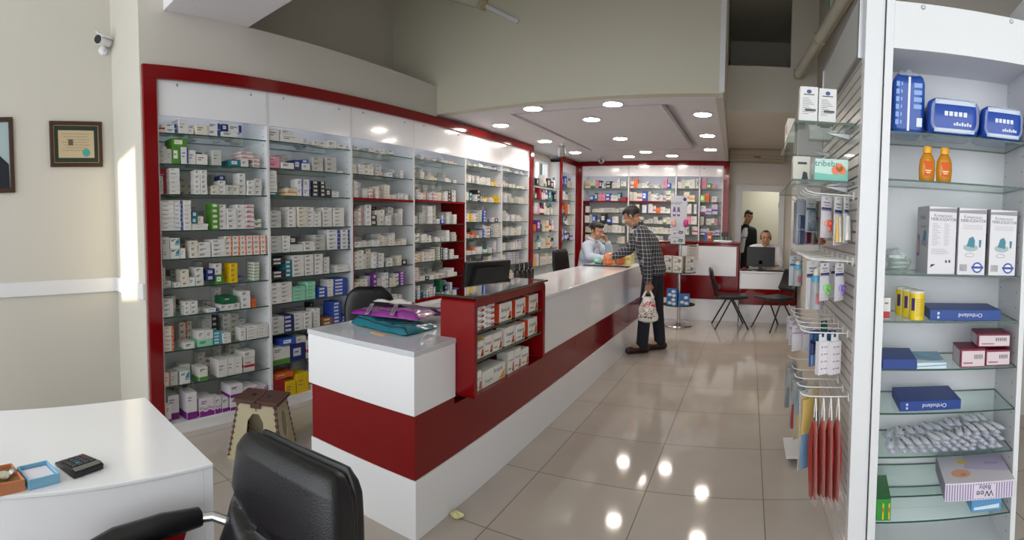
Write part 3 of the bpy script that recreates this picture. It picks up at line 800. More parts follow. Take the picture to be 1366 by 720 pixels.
B1 = 'first tall'
fill('first', 0, 60, 910, 990, 1130, [(60,48,75,1,'wr'),(115,85,36,2,'wb'),(208,72,112,1,'w'),(284,36,46,1,'w'),(335,92,82,1,'c'),(432,98,52,2,'wb'),(535,130,42,1,'w'),(668,28,54,1,'nb'),(700,52,50,1,'w'),(540,48,58,1,'nb',43),(596,110,62,1,'wb',43)], B1, 0)
fill('first', 1, 68, 910, 990, 1130, [(68,55,32,4,'g'),(128,34,110,1,'g'),(165,55,128,1,'gr'),(168,110,66,1,'gr',129),(224,56,128,1,'wb'),(285,55,110,1,'w'),(345,85,82,1,'w'),(345,110,120,1,'te'),(465,70,120,1,'g'),(500,88,62,1,'w'),(605,85,55,1,'te'),(694,60,58,1,'w'),(690,108,33,2,'wr',59),(800,58,33,3,'wr')], B1, 1)
fill('first', 2, 80, 910, 990, 1130, [(80,22,34,4,'g'),(103,48,33,6,'rd'),(152,74,33,6,'w'),(195,100,26,1,'rd'),(230,54,38,4,'w'),(286,48,36,4,'w'),(336,43,38,5,'w'),(381,45,38,5,'w'),(460,58,36,2,'c'),(522,52,38,3,'w'),(575,52,80,1,'g'),(572,48,42,2,'nb',81),(628,50,80,1,'c'),(680,54,45,4,'w'),(745,60,40,3,'w'),(808,60,46,3,'w')], B1, 2)
fill('first', 3, 92, 915, 990, 1130, [(92,94,33,7,'w'),(192,60,33,7,'wb'),(256,54,33,7,'w'),(315,118,24,2,'w'),(318,38,48,2,'te',49),(360,44,58,1,'c',49),(416,46,40,3,'g'),(465,58,42,5,'gr'),(525,54,40,5,'w'),(582,76,42,4,'w'),(661,68,40,5,'w'),(731,68,40,5,'wr'),(805,60,40,2,'wg')], B1, 3)
fill('first', 4, 105, 920, 990, 1130, [(110,55,85,2,'g'),(168,70,80,2,'wt'),(242,36,80,1,'w'),(310,55,45,3,'c'),(368,95,40,3,'w'),(470,102,35,4,'w'),(575,60,40,4,'wo'),(637,58,40,4,'wo'),(697,49,40,4,'wo'),(748,53,40,4,'wo'),(803,58,40,4,'wo'),(863,48,40,4,'wo')], B1, 4)
fill('first', 5, 110, 920, 990, 1130, [(110,22,40,4,'g'),(134,62,50,1,'w'),(200,44,38,1,'w'),(246,55,45,3,'c'),(303,42,70,1,'w'),(348,60,48,3,'w'),(362,104,28,1,'w'),(430,60,48,2,'nb',30),(495,60,75,1,'gr'),(490,52,45,2,'w',76),(558,54,35,2,'w'),(548,58,40,4,'ye'),(607,58,40,4,'ye'),(666,46,40,3,'ye'),(640,80,40,1,'ye'),(715,58,22,5,'w'),(800,50,26,6,'wg')], B1, 5)
fill('first', 6, 70, 945, 1080, 1236, [(70,78,38,4,'w'),(150,78,38,4,'w'),(236,48,38,3,'w'),(288,52,38,3,'w'),(290,112,34,1,'w'),(345,53,35,5,'wb'),(400,58,35,5,'wb'),(415,92,36,1,'wb'),(525,56,55,1,'w'),(583,54,55,1,'w'),(639,52,55,1,'w'),(545,108,68,1,'dg',56),(702,78,52,3,'w'),(794,40,78,1,'or')], B1, 6)
fill('first', 7, 85, 945, 1080, 1236, [(85,72,35,6,'wo'),(105,100,26,1,'w'),(175,58,30,4,'w'),(240,76,56,1,'w'),(345,118,62,1,'mint'),(347,58,78,1,'w',63),(408,55,78,1,'w',63),(470,66,28,4,'aq'),(540,66,30,3,'w'),(550,125,34,2,'w'),(690,48,118,1,'w'),(745,92,30,4,'w'),(842,94,30,4,'w'),(640,88,34,2,'w')], B1, 7)
fill('first', 8, 55, 840, 1000, 1130, [(55,38,105,1,'wo'),(98,50,105,1,'g'),(160,70,100,1,'wt'),(205,82,112,1,'w'),(295,66,108,1,'wg'),(258,96,46,1,'w'),(432,72,142,1,'w'),(506,57,142,1,'w'),(565,52,142,1,'w'),(632,88,118,1,'wr'),(632,92,55,1,'w',119)], B1, 8)
fill('first', 9, 60, 830, 1000, 1130, [(62,34,150,1,'wp'),(98,78,195,1,'wp'),(205,72,215,1,'wp'),(292,108,150,1,'wpz'),(404,48,136,1,'wpz'),(456,48,118,1,'wp'),(512,98,104,2,'wp'),(622,104,170,1,'wpk'),(732,72,150,1,'wpk')], B1, 9)
B2 = 'second tall'
fill('second', 0, 25, 430, 482, 630, [(28,48,66,1,'w'),(82,106,38,1,'w'),(85,58,20,1,'w',39),(190,24,25,1,'w'),(208,30,38,1,'bl'),(242,24,25,1,'w'),(270,38,25,1,'w'),(310,48,35,1,'w'),(365,46,25,1,'w')], B2, 0)
fill('second', 1, 30, 430, 482, 630, [(30,48,28,2,'pk'),(85,58,30,1,'w'),(147,34,48,1,'nb'),(183,36,34,1,'w'),(185,30,18,1,'bl',35),(235,52,24,3,'g'),(300,56,26,3,'g'),(362,28,12,1,'w')], B2, 1)
fill('second', 2, 28, 428, 482, 630, [(28,38,14,1,'te'),(30,34,17,6,'w',15),(68,32,17,6,'w'),(105,46,38,1,'yo'),(155,27,42,2,'wb'),(185,38,42,2,'wb'),(232,33,20,4,'k'),(268,26,20,4,'k'),(298,28,42,1,'k'),(332,38,16,2,'w')], B2, 2)
fill('second', 3, 32, 430, 482, 630, [(32,48,20,4,'g'),(82,34,20,5,'g'),(118,36,20,5,'w'),(160,43,20,5,'c'),(205,33,20,5,'w'),(240,35,20,4,'w'),(250,30,12,1,'nb'),(285,48,20,5,'w'),(340,58,20,5,'w')], B2, 3)
fill('second', 4, 35, 430, 482, 630, [(38,48,20,4,'g'),(90,34,20,4,'w'),(126,58,18,2,'w'),(126,34,38,1,'k',37),(188,54,24,2,'w'),(245,54,20,4,'g'),(310,66,21,5,'wb'),(380,44,21,5,'wb')], B2, 4)
fill('second', 5, 38, 408, 440, 600, [(45,53,17,2,'k'),(45,53,17,2,'k',60),(100,28,20,4,'te'),(130,50,20,5,'w'),(185,38,20,5,'w'),(230,38,20,5,'w'),(275,28,20,4,'w'),(335,70,18,2,'w')], B2, 5)
fill('second', 6, 40, 408, 440, 600, [(40,38,19,5,'w'),(80,50,19,5,'w'),(135,56,17,4,'mint'),(195,38,17,5,'mint'),(248,43,17,3,'bl'),(292,28,17,5,'w'),(322,66,17,5,'bl')], B2, 6)
fill('second', 7, 45, 400, 440, 600, [(45,48,20,4,'g'),(95,43,20,4,'nb'),(140,38,20,4,'w'),(180,33,20,4,'w'),(225,28,18,5,'w'),(265,48,18,2,'br'),(315,38,18,6,'bl'),(355,38,15,2,'bl')], B2, 7)
fill('second', 8, 50, 400, 440, 600, [(55,72,82,1,'wg'),(130,58,78,1,'nb'),(88,58,34,1,'bl',83),(150,40,30,1,'w',83),(192,42,88,1,'wr'),(236,40,98,1,'rd')], B2, 8)
fill('second', 9, 48, 400, 440, 600, [(48,50,88,1,'rd'),(60,76,24,1,'or',89),(100,43,68,1,'ye'),(146,50,92,1,'ye'),(205,26,78,1,'wr'),(236,28,78,1,'wr'),(270,28,78,1,'wr')], B2, 9)

def rand_fill(key, i, r, pal, dens=.9, smax=.85, wr=(.035, .085), hr=(.02, .05), kind=None, bayname='', nshelf=0, xfrom=0, xto=1, maxrows=9, group=None, made=None):
    _, _, S, W, D, clear = shelf_of(key, i)
    x = W*xfrom+.009; n_ = 0
    target = r.uniform(.45, smax)
    while True:
        w = r.uniform(*wr); h = r.uniform(*hr)
        if x+w > W*xto-.009: break
        if r.random() > dens: x += w*.7; continue
        if r.random() < .3: target = r.uniform(.3, smax)
        rows = max(1, min(maxrows, int(clear*target*r.uniform(.75, 1.1)/h)))
        if rows*h > clear-.012: rows = max(1, int((clear-.015)/h))
        if h > clear-.012: h = clear*.7; rows = 1
        sty = r.choice(pal); y = r.uniform(.006, .06); d = min(D-y-.015, r.uniform(.07, .14))
        if key in ('third', 'fourth', 'fifth', 'sixth'): d = min(d, .205-y)
        for q in range(rows):
            lab = f'{STY[sty][3]} carton, {ordw(n_)} from left on {ordw(nshelf)} shelf of {bayname}'
            if rows > 1: lab = f'{STY[sty][3]} carton, {ordw(q)} up in {ordw(n_)} stack, {ordw(nshelf)} shelf, {bayname}'
            place_carton(kind, S, x, y, q*(h+.0006)+.0004, w-.002, d, h, sty, r, lab, group, jit=.03)
        n_ += 1; x += w
WH = ['w']*9+['g']*5+['c']*5+['wb', 'wr', 'wg', 'wo', 'k', 'lv']
PALS = {'third': WH+['w']*6+['c']*4, 'fourth': WH+['w']*5+['bl', 'yo'], 'fifth': WH+['or', 'rd', 'bl', 'ye', 'wr', 'wg', 'te'], 'sixth': WH+['wr', 'lv', 'wp', 'wg', 'w', 'w']}
r = random.Random(5)
DENS = {('third', 0): .45, ('third', 1): .7, ('fourth', 0): .55, ('fourth', 1): .55, ('fourth', 2): .7}
for key in ('third', 'fourth', 'fifth', 'sixth'):
    for s in [s for s in SHELVES if s[0] == key]:
        i = s[1]
        if key == 'sixth' and i in (5, 6): pal, hr, sm = ['w', 'w', 'g', 'lv'], (.03, .034), .95
        else: pal, hr, sm = PALS[key], (.02, .05), .8 if i > 1 else .55
        if key == 'third' and i == 7 or key == 'third' and i == 6: pal = pal+['pu', 'pu', 'yo']
        if key == 'fourth' and i == 7: pal = ['bl', 'nb', 'dg', 'w', 'wb', 'k', 'te']
        rand_fill(key, i, r, pal, DENS.get((key, i), .96), sm if i < 3 else .97, hr=hr, wr=(.035, .08) if key != 'sixth' else (.05, .1), xto=.93 if key in ('third', 'fourth') else 1, xfrom=.02 if key == 'third' else 0)
rb = random.Random(77)
for key, i, S, W, D, clear in SHELVES:                              # rows standing farther back on the same shelves
    if key not in ('first', 'second', 'third', 'fourth', 'fifth', 'sixth'): continue
    x = .02
    while x < W-.11:
        w = rb.uniform(.035, .085); h = rb.uniform(.025, .05)
        if rb.random() < (.35 if i < 2 else .62 if key in ('first', 'second') else .8):
            n = max(1, int(min(clear-.03, clear*rb.uniform(.3, .92))/h)); sty = rb.choice(WH)
            for q in range(n):
                stuff_mb.T = S @ Matrix.Translation((x, .216, q*(h+.0006)+.0006)); carton(stuff_mb, w-.002, .078, h, sty, rb, prints=w > .03)
        x += w
if stuff_mb.v:
    tag(stuff_mb.build('medicine_boxes', 'paint'), 'mostly white medicine boxes packed along the shelves farther down the long wall', 'boxes', kind='stuff')

# rear cabinets, the window shelf and the corner cabinet: every carton and bottle is its own object
r = random.Random(21)
PR = ['w']*5+['g']*3+['c']*3+['wb', 'wr', 'wg', 'wt', 'bl', 'yo', 'pk', 'k', 'lv', 'or']
for key, nm in (('rear first', 'first rear cabinet'), ('rear second', 'second rear cabinet'), ('rear third', 'third rear cabinet'), ('rear fourth', 'fourth rear cabinet')):
    for i in range(6 if key in ('rear first', 'rear second') else 5):
        pal = PR
        if key == 'rear fourth': pal = [['gr', 'lg', 'or', 'w', 'pk'], ['lg', 'lg', 'gr', 'w', 'or'], ['lv', 'lv', 'lv', 'wp'], PR, ['g', 'w', 'or', 'lv']][i]
        if key == 'rear first': pal = [PR+['wr', 'k'], ['te', 'pk', 'rd', 'bl', 'w', 'c'], ['w', 'c', 'g', 'g', 'w'], ['nb', 'bl', 'w', 'k', 'g'], ['w', 'c', 'g'], ['w', 'g', 'c', 'te']][i]
        if key == 'rear second' and i == 0: pal = PR+['ye', 'w', 'w']
        if key == 'rear third' and i == 1: pal = ['yo', 'or', 'w', 'yo', 'wb']
        rand_fill(key, i, r, pal, .95, .95, wr=(.05, .11), hr=(.06, .17), kind='product_carton', xfrom=.03 if key == 'rear first' else 0, bayname=nm, nshelf=i, maxrows=2, group='cartons in the rear cabinets')
def bottle_mesh(mb, r_, h, col, cap, shape=0, lab=None, seg=14):
    n = h*.72
    prof = [(r_*.92, 0), (r_, h*.03), (r_, n*.86), (r_*.9, n*.93), (r_*.42, n), (r_*.42, n+.004)]
    mb.set(col); mb.lathe(prof, seg, sx=1, sy=.75 if shape else 1)
    mb.set(cap); mb.lathe([(r_*.5, n+.004), (r_*.5, h-.003), (r_*.42, h)], seg)
    if lab:
        mb.set(lab); mb.lathe([(r_*1.01, n*.2), (r_*1.015, n*.22), (r_*1.015, n*.68), (r_*1.01, n*.7)], seg, sx=1, sy=.75 if shape else 1)
BC = [('#c8b21a', 'yellow'), ('#8e1d22', 'dark red'), ('#e4e4e0', 'white'), ('#3b7a3a', 'green'), ('#2c5fa6', 'blue'), ('#c96a2a', 'orange'), ('#7a3a24', 'brown'), ('#d0d6da', 'clear grey'), ('#3aa0b0', 'aqua'), ('#e0a0b8', 'pink')]
def bottles(key, i, r, nm, frac, group):
    _, _, S, W, D, clear = shelf_of(key, i)
    x = .01; n_ = 0
    while x < W-.06:
        if r.random() < frac:
            R = r.uniform(.027, .042); h = min(clear*.86, r.uniform(.14, .21)); R = min(R, D/2-.006); c = r.choice(BC); cp = r.choice(['#e8e8e8', '#222222', '#2c5fa6', '#e8e8e8', '#3b7a3a'])
            mb = MB(); bottle_mesh(mb, R, h, c[0], cp, r.random() < .4, r.choice([None, '#e6e2d8', '#d8dde2', '#e8e0c0']), 12)
            o = mb.build('toiletry_bottle', 'gloss', smooth=35); o.matrix_world = S @ Matrix.Translation((x+R, min(r.uniform(.05, .09), D-R-.006), .0006))
            tag(o, f'{c[1]} bottle, {ordw(n_)} item from left, {ordw(i)} shelf of {nm}', 'bottle', group); x += 2*R+r.uniform(.002, .02)
        else:
            w = r.uniform(.07, .14); h = min(clear*.86, r.uniform(.1, .19)); sty = r.choice(PR+['te', 'lg', 'pu', 'ye', 'rd'])
            if x+w > W-.005: break
            mb = MB(); carton(mb, w, min(.1, D-.03), h, sty, r); o = mb.build('toiletry_carton', 'paint'); o.matrix_world = S @ Matrix.Translation((x, r.uniform(.005, max(.008, min(.06, D-.115))), .0006))
            tag(o, f'{STY[sty][3]} carton, {ordw(n_)} item from left, {ordw(i)} shelf of {nm}', 'carton', group); x += w+r.uniform(.002, .02)
        n_ += 1
r = random.Random(9)
for i, fr in enumerate((.12, .75, .7, .6, .55, .05)): bottles('window', i, r, 'the low window unit', fr, 'goods on the window shelf unit')
for i, fr in enumerate((.2, .4, .35, .4, .4)): bottles('corner', i, r, 'the corner cabinet', fr, 'goods in the corner cabinet')

# four dark bottles standing behind the monitor on the counter's staff side are on the sixth cabinet's low shelf
# throat-remedy cartons in the red display unit: lettered fronts towards +x
def remedy(y, z, w, h, d, txt, face='#e9e6e2', side='#c8401f', rz=0, xfront=-1.262, label='', tiltx=0, flip=False):
    mb = MB()
    F, Sd = lin(face), lin(side)
    mb.box(0, 0, 0, w, d, h, b=.001, faces=[Sd, Sd, F, F, F, F])
    e = .0006
    mb.set('#d8601c'); mb.quad((w*.70, -e, h*.08), (w*.95, -e, h*.08), (w*.95, -e, h*.42), (w*.8, -e, h*.5))
    mb.set('#e8b830'); mb.quad((w*.62, -e, h*.06), (w*.9, -e, h*.06), (w*.82, -e, h*.26), (w*.7, -e, h*.22))
    mb.set('#4a4a4c'); mb.quad((w*.08, -e, h*.2), (w*.5, -e, h*.2), (w*.5, -e, h*.25), (w*.08, -e, h*.25))
    mb.text(txt, min(h*.3, w*.24), FRONT(w*.48, -e*1.5, h*.62), '#232327')
    o = mb.build('remedy_carton', 'paint'); o.location = (xfront, y, z); o.rotation_euler = (tiltx, 0, PI/2+rz)
    tag(o, label, 'carton', 'throat remedy cartons in the red display unit'); return o
u0, u1, u2 = UNIT_Z
for k in range(4):
    for q in range(2):
        mb = MB(); w, d, h = .098, .05, .028
        wht = lin('#e6e3df'); mb.box(0, 0, 0, w, d, h, b=.001)
        mb.quads = None
        e = .0006; mb.set('#b02626'); mb.quad((w*.55, -e, h*.08), (w*.97, -e, h*.08), (w*.97, -e, h*.5), (w*.65, -e, h*.32)); mb.quad((w*.04, -e, h*.7), (w*.4, -e, h*.94), (w*.04, -e, h*.94))
        mb.text('Strepsils', .021, FRONT(w*.48, -e*1.4, h*.58), '#232327')
        o = mb.build('lozenge_carton', 'paint'); o.location = (-1.262, 2.072+q*.104, u0+.001+k*.029); o.rotation_euler = (0, 0, PI/2)
        tag(o, f'flat white and red lozenge carton, {ordw(k)} up in the {("near","far")[q]} stack, red display unit', 'carton', 'flat lozenge cartons stacked on the display unit')
for k, (y, w, h, t_) in enumerate(((2.33, .145, .10, 'Strepsils'), (2.52, .13, .098, 'Strepsils'), (2.70, .13, .10, 'Strepsils'))):
    remedy(y, u0+.001, w, h, .05, t_, label=f'white carton with orange end, {ordw(k)} along the top shelf of the red display unit')
for k, (y, w, h, s) in enumerate(((2.068, .10, .085, '#c8a030'), (2.172, .085, .095, '#c8a030'), (2.262, .10, .095, '#b8322a'), (2.40, .11, .10, '#d8d4d0'), (2.535, .11, .095, '#d8d4d0'), (2.69, .13, .10, '#c8401f'))):
    remedy(y, u1+.001, w, h, .06, 'Strepsils', side=s, label=f'upright carton, {ordw(k)} along the middle shelf of the red display unit')
remedy(2.072, u2+.001, .072, .10, .05, 'Strepsils', side='#d8c8a0', label='narrow carton at the near end of the display unit bottom shelf')
mb = MB(); F = lin('#e4e2de'); mb.box(0, 0, 0, .24, .10, .085, b=.0015, faces=[lin('#b9b6b2')]*2+[F]*4)
mb.set('#d8a020'); mb.quad((.165, -.0006, .006), (.232, -.0006, .006), (.232, -.0006, .05), (.2, -.0006, .03)); mb.text('Strepsils', .03, FRONT(.16, -.0008, .062), '#232327'); mb.text('Strepsils', .022, FRONT(.06, -.0008, .03), '#232327')
o = mb.build('remedy_carton', 'paint'); o.location = (-1.26, 2.155, u2+.001); o.rotation_euler = (0, 0, PI/2)
tag(o, 'large long white carton on the display unit bottom shelf', 'carton', 'throat remedy cartons in the red display unit')
for k, y in enumerate((2.43, 2.515, 2.60)):
    remedy(y, u2+.001, .078 if k < 2 else .10, .12 if k < 2 else .10, .07, 'Strepsils', side='#b9b6b2', label=f'tall upright carton, {ordw(k)} after the large long carton on the bottom shelf')
# ------------------------------------------------------------------ near shelf unit at the right
SU = (.525, 1.879, 0); SR = math.radians(-10)
SM = Matrix.Translation(SU) @ Matrix.Rotation(SR, 4, 'Z')
W_, D_, TK = .585, .30, .022
t = thing('shelf_unit', 'near white shelf unit with glass shelves holding diaper packs and nebulizer cartons', 'shelf', SU, SR)
boxes((-.03, 0, 0, 0, D_, 2.9)).build('side_panel', 'white_satin', t); boxes((W_-TK, 0, 0, W_, D_, 2.45)).build('side_panel', 'drilled', t)
boxes((0, D_-.012, 0, W_-TK, D_, 2.3)).build('back_panel', 'white_satin', t)
boxes((0, .002, 2.125, W_-TK, D_-.013, 2.305)).build('valance_box', 'white_satin', t, bevel=.002)
for x in (.11, .47):
    m = MB(); m.T = Matrix.Translation((x, .002, 2.29)) @ Matrix.Rotation(PI/2, 4, 'X'); m.lathe([(.009, 0), (.009, .002), (.006, .004)], 12); m.build('screw_cap', 'steel', t)
boxes((0, .012, 0, W_-TK, D_-.013, .1)).build('plinth', 'white_satin', t)
ZS = [1.81, 1.625, 1.256, 1.07, .88, .705, .53, .372, .268]
for z in ZS: glass_slab('glass_shelf', t, .002, .006, z-.007, W_-TK-.002, D_-.016, z)
def onshelf(o, x, y, z, rz=0):
    o.matrix_world = SM @ Matrix.Translation((x, y, z+.0006)) @ Matrix.Rotation(rz, 4, 'Z'); return o
# diaper packs
def pack_mesh(w, d, h, col, axis='z'):
    """soft squarish pack, puffed sides, crimped at its two ends along the axis"""
    m = MB(col)
    def P(u, v):
        a = 2*PI*u; e = min(1, min(v, 1-v)/.12)**.5 if 0 < v < 1 else 0
        cx = math.copysign(abs(math.cos(a))**.35, math.cos(a)); cy = math.copysign(abs(math.sin(a))**.35, math.sin(a))
        k = .80+.20*e+.012*math.sin(a*7+v*9)*e
        zz = v*h+.004*math.sin(a*5)*(1 if v > .95 else 0)
        return (w/2*cx*k+w/2, d/2*cy*k+d/2, zz)
    m.grid(P, 44, 22, True)
    n = 44; m.f.append(list(range(n))[::-1]); m.c.append(m.col); m.m.append(0); b = 21*n; m.f.append([b+i for i in range(n)]); m.c.append(m.col); m.m.append(0)
    return m
t = onshelf(thing('diaper_pack', 'tall blue diaper pack standing upright at the end of the top glass shelf', 'pack'), .008, .05, ZS[0])
mb = pack_mesh(.135, .15, .235, '#1d4aa0'); mb.build('wrapper', 'gloss', t, smooth=60)
m = MB('#e8e8ee'); m.quad((.062, -.0015, .012), (.071, -.0015, .012), (.071, -.0015, .225), (.062, -.0015, .225))
m.set('#8fb0e6')
for k in range(6):
    z = .035+.03*k
    m.box(.015, -.0014, z, .028, -.001, z+.02); m.box(.034, -.0014, z+.004, .04, -.001, z+.018)
for k in range(4):
    z = .1+.028*k; m.box(.086, -.0014, z, .118, -.001, z+.018)
m.set('#dfe6f4'); m.box(.1, -.0014, .03, .122, -.001, .065)
m.build('print', 'matte', t)
m = MB('#b8c4d8'); m.grid(lambda u, v: (.0675+.055*math.cos(2*PI*u)*(1-v*.4), .075+.06*math.sin(2*PI*u)*(1-v*.4), .235+.022*math.sin(v*3.1)+.006*math.sin(u*44)), 30, 5, True); m.build('gathered_top', 'film', t, smooth=60)
for k, (x, w, h, lb) in enumerate(((.150, .215, .150, 'blue diaper pack lying on its side in the middle of the top glass shelf'), (.372, .18, .138, 'blue diaper pack lying on its side against the far side panel'))):
    t = onshelf(thing('diaper_pack', lb, 'pack', group='lying diaper packs'), x, .02, ZS[0]+.002)
    mb = pack_mesh(w, h, .20, '#1c47a4')
    M = Matrix(((1, 0, 0, 0), (0, 0, 1, 0), (0, 1, 0, 0), (0, 0, 0, 1)))
    mb.v = [M @ v for v in mb.v]; mb.f = [f[::-1] for f in mb.f]
    mb.build('wrapper', 'gloss', t, smooth=60)
    m = MB('#c9d3e4')
    m.box(w*.12, -.003, h*.80, w*.88, .002, h*.92); m.box(w*.12, -.003, h*.07, w*.88, .002, h*.17)
    m.set('#dfe6f2')
    for q in range(5): m.box(w*(.30+.09*q), -.0035, h*.5, w*(.30+.09*q)+w*.065, .001, h*.62)
    for q in range(7): m.box(w*(.48+.05*q), -.0035, h*.26, w*(.48+.05*q)+w*.035, .001, h*(.32+.03*(q % 2)))
    m.build('print', 'matte', t)
    m = MB('#dfe6f0'); m.grid(lambda u, v: (w*(.5+.46*math.copysign(abs(math.cos(2*PI*u))**.5, math.cos(2*PI*u))*(1-.12*v)), -.006-.004*math.sin(v*3.14)+.003*math.sin(u*50), h*(.5+.46*math.copysign(abs(math.sin(2*PI*u))**.5, math.sin(2*PI*u))*(1-.12*v))), 40, 4, True)
    m.build('clear_end_film', 'film', t, smooth=60)
# shampoo bottles
for k, x in enumerate((.158, .228)):
    t = onshelf(thing('shampoo_bottle', ('golden shampoo bottle standing nearer the side post of the shelf', 'golden shampoo bottle standing just beside the other golden bottle')[k], 'bottle', group='golden shampoo bottles'), x, .05, ZS[1], .1)
    m = MB('#e0951a'); m.lathe([(.024, 0), (.031, .006), (.034, .05), (.031, .085), (.020, .108), (.013, .114)], 22, sx=1, sy=.62); m.build('bottle_body', 'jelly', t, smooth=50)
    m = MB('#e0a21c'); m.lathe([(.0185, .113), (.0185, .136), (.016, .14)], 18, sx=1, sy=.75); m.build('cap', 'gloss', t, smooth=40)
    m = MB('#d85f20')
    m.grid(lambda u, v: ((u-.5)*.036, -.0215-.0005+.006*(2*(u-.5))**2, .022+v*.058), 8, 4)
    m.set('#efd9b0'); m.quad((-.012, -.0222, .04), (.012, -.0222, .04), (.012, -.0222, .045), (-.012, -.0222, .045)); m.quad((-.009, -.0222, .032), (.009, -.0222, .032), (.009, -.0222, .036), (-.009, -.0222, .036))
    m.build('label', 'matte', t)
# nebulizer cartons
def neb(x, y, w, rz, lb, text_face):
    d, h = .15, .272
    m = MB(); F = lin('#d9d7dc'); G = lin('#a5a3a9'); m.box(0, 0, 0, w, d, h, b=.0015, faces=[G, G, F, F, G, G]); e = .0006
    m.set('#8f8d93'); m.quad((0, -e, h*.92), (w, -e, h*.92), (w, -e, h*.985), (0, -e, h*.955))
    m.text('Kompresör', .017, FRONT(w*.5, -e, h*.865), '#6a6a72'); m.text('NEBULIZATÖR', .0165, FRONT(w*.52, -e, h*.81), '#3a3a42')
    if text_face:
        for q in range(13): z = h*(.74-.026*q); m.set('#a9a8ae'); m.quad((w*.12, -e, z), (w*(.3+.06*(q % 3)), -e, z), (w*(.3+.06*(q % 3)), -e, z+.002), (w*.12, -e, z+.002)); m.quad((w*.55, -e, z), (w*(.7+.05*(q % 2)), -e, z), (w*(.7+.05*(q % 2)), -e, z+.002), (w*.55, -e, z+.002))
        for q in range(5): z = h*(.37-.018*q); m.quad((w*.1, -e, z), (w*(.6+.05*q % .2), -e, z), (w*(.6+.05*q % .2), -e, z+.0015), (w*.1, -e, z+.0015))
        m.set('#28285a'); m.quad((w*.08, -e, h*.10), (w*.22, -e, h*.13), (w*.27, -e, h*.15), (w*.12, -e, h*.15)); m.set('#38383c'); m.quad((w*.62, -e, h*.175), (w*.70, -e, h*.175), (w*.68, -e, h*.215), (w*.64, -e, h*.215)); m.quad((w*.75, -e, h*.175), (w*.82, -e, h*.175), (w*.82, -e, h*.215), (w*.75, -e, h*.215))
    else:
        # drawing of the nebulizer: grey base, teal lid, hose
        m.set('#9fb4b4'); m.add([(w*(.45+.27*math.cos(2*PI*k/20)), -e, h*(.41+.055*math.sin(2*PI*k/20))) for k in range(20)], [list(range(20))])
        m.set('#3f7f92'); m.quad((w*.3, -e*1.3, h*.43), (w*.58, -e*1.3, h*.41), (w*.6, -e*1.3, h*.52), (w*.52, -e*1.3, h*.58), (w*.38, -e*1.3, h*.55))
        m.quad((w*.75, -e, h*.42), (w*.82, -e, h*.42), (w*.84, -e, h*.53), (w*.74, -e, h*.53))
        m.set('#7f8f98'); m.tube([(w*(.42+.16*math.cos(a)), -e, h*(.30+.028*math.sin(a))) for a in [2*PI*k/24 for k in range(24)]], .0008, 4, closed=True)
        m.set('#5a5a60')
        for q in range(9): m.quad((w*(.08+.03*q), -e, h*.06), (w*(.08+.03*q)+w*.014, -e, h*.06), (w*(.08+.03*q)+w*.014, -e, h*.16), (w*(.08+.03*q), -e, h*.16))
        m.set('#4a5aa8'); m.add([(w*(.72+.19*math.cos(2*PI*k/24)), -e, h*.115+w*.19*math.sin(2*PI*k/24)) for k in range(24)], [list(range(24))])
        m.set('#e4e4ec'); m.add([(w*(.72+.13*math.cos(2*PI*k/24)), -e*1.5, h*.115+w*.13*math.sin(2*PI*k/24)) for k in range(24)], [list(range(24))])
        m.set('#2f4a9a'); m.quad((w*.5, -e*2, h*.10), (w*.94, -e*2, h*.10), (w*.94, -e*2, h*.135), (w*.5, -e*2, h*.135))
        m.set('#b0b0b6')
        for q in range(3): m.quad((w*.15, -e, h*(.74-.025*q)), (w*.86, -e, h*(.74-.025*q)), (w*.86, -e, h*(.74-.025*q)+.0018), (w*.15, -e, h*(.74-.025*q)+.0018))
    # grey side with picture
    SD = lambda y, z: face_mat((-e, y, z), (0, -1, 0), (0, 0, 1))
    m.text('TERRA', .022, SD(d*.5, h*.83), '#2c4c72'); m.text('Nebulizatör', .014, SD(d*.42, h*.70), '#3a3a44')
    m.set('#2f6a86'); m.quad((-e, d*.5, h*.5), (-e, d*.2, h*.47), (-e, d*.18, h*.62), (-e, d*.35, h*.66))
    m.set('#7d8590'); m.quad((-e, d*.6, h*.42), (-e, d*.15, h*.40), (-e, d*.12, h*.47), (-e, d*.55, h*.5))
    m.set('#6a5a8a'); m.quad((-e, d*.95, h*.25), (-e, d*.7, h*.25), (-e, d*.72, h*.55), (-e, d*.9, h*.6)); m.set('#c89a58'); m.quad((-e*1.2, d*.9, h*.3), (-e*1.2, d*.78, h*.3), (-e*1.2, d*.8, h*.5), (-e*1.2, d*.88, h*.5))
    tag(onshelf(m.build('nebulizer_carton', 'paint'), x, y, ZS[2], rz), lb, 'carton', 'nebulizer cartons')
neb(.170, .016, .118, .16, 'white nebulizer carton printed with rows of text, beside the bag of tubing', True)
neb(.293, .02, .118, .07, 'white nebulizer carton with a machine drawing, middle one of three', False)
neb(.425, .02, .118, .05, 'white nebulizer carton with a machine drawing, against the far side panel', False)
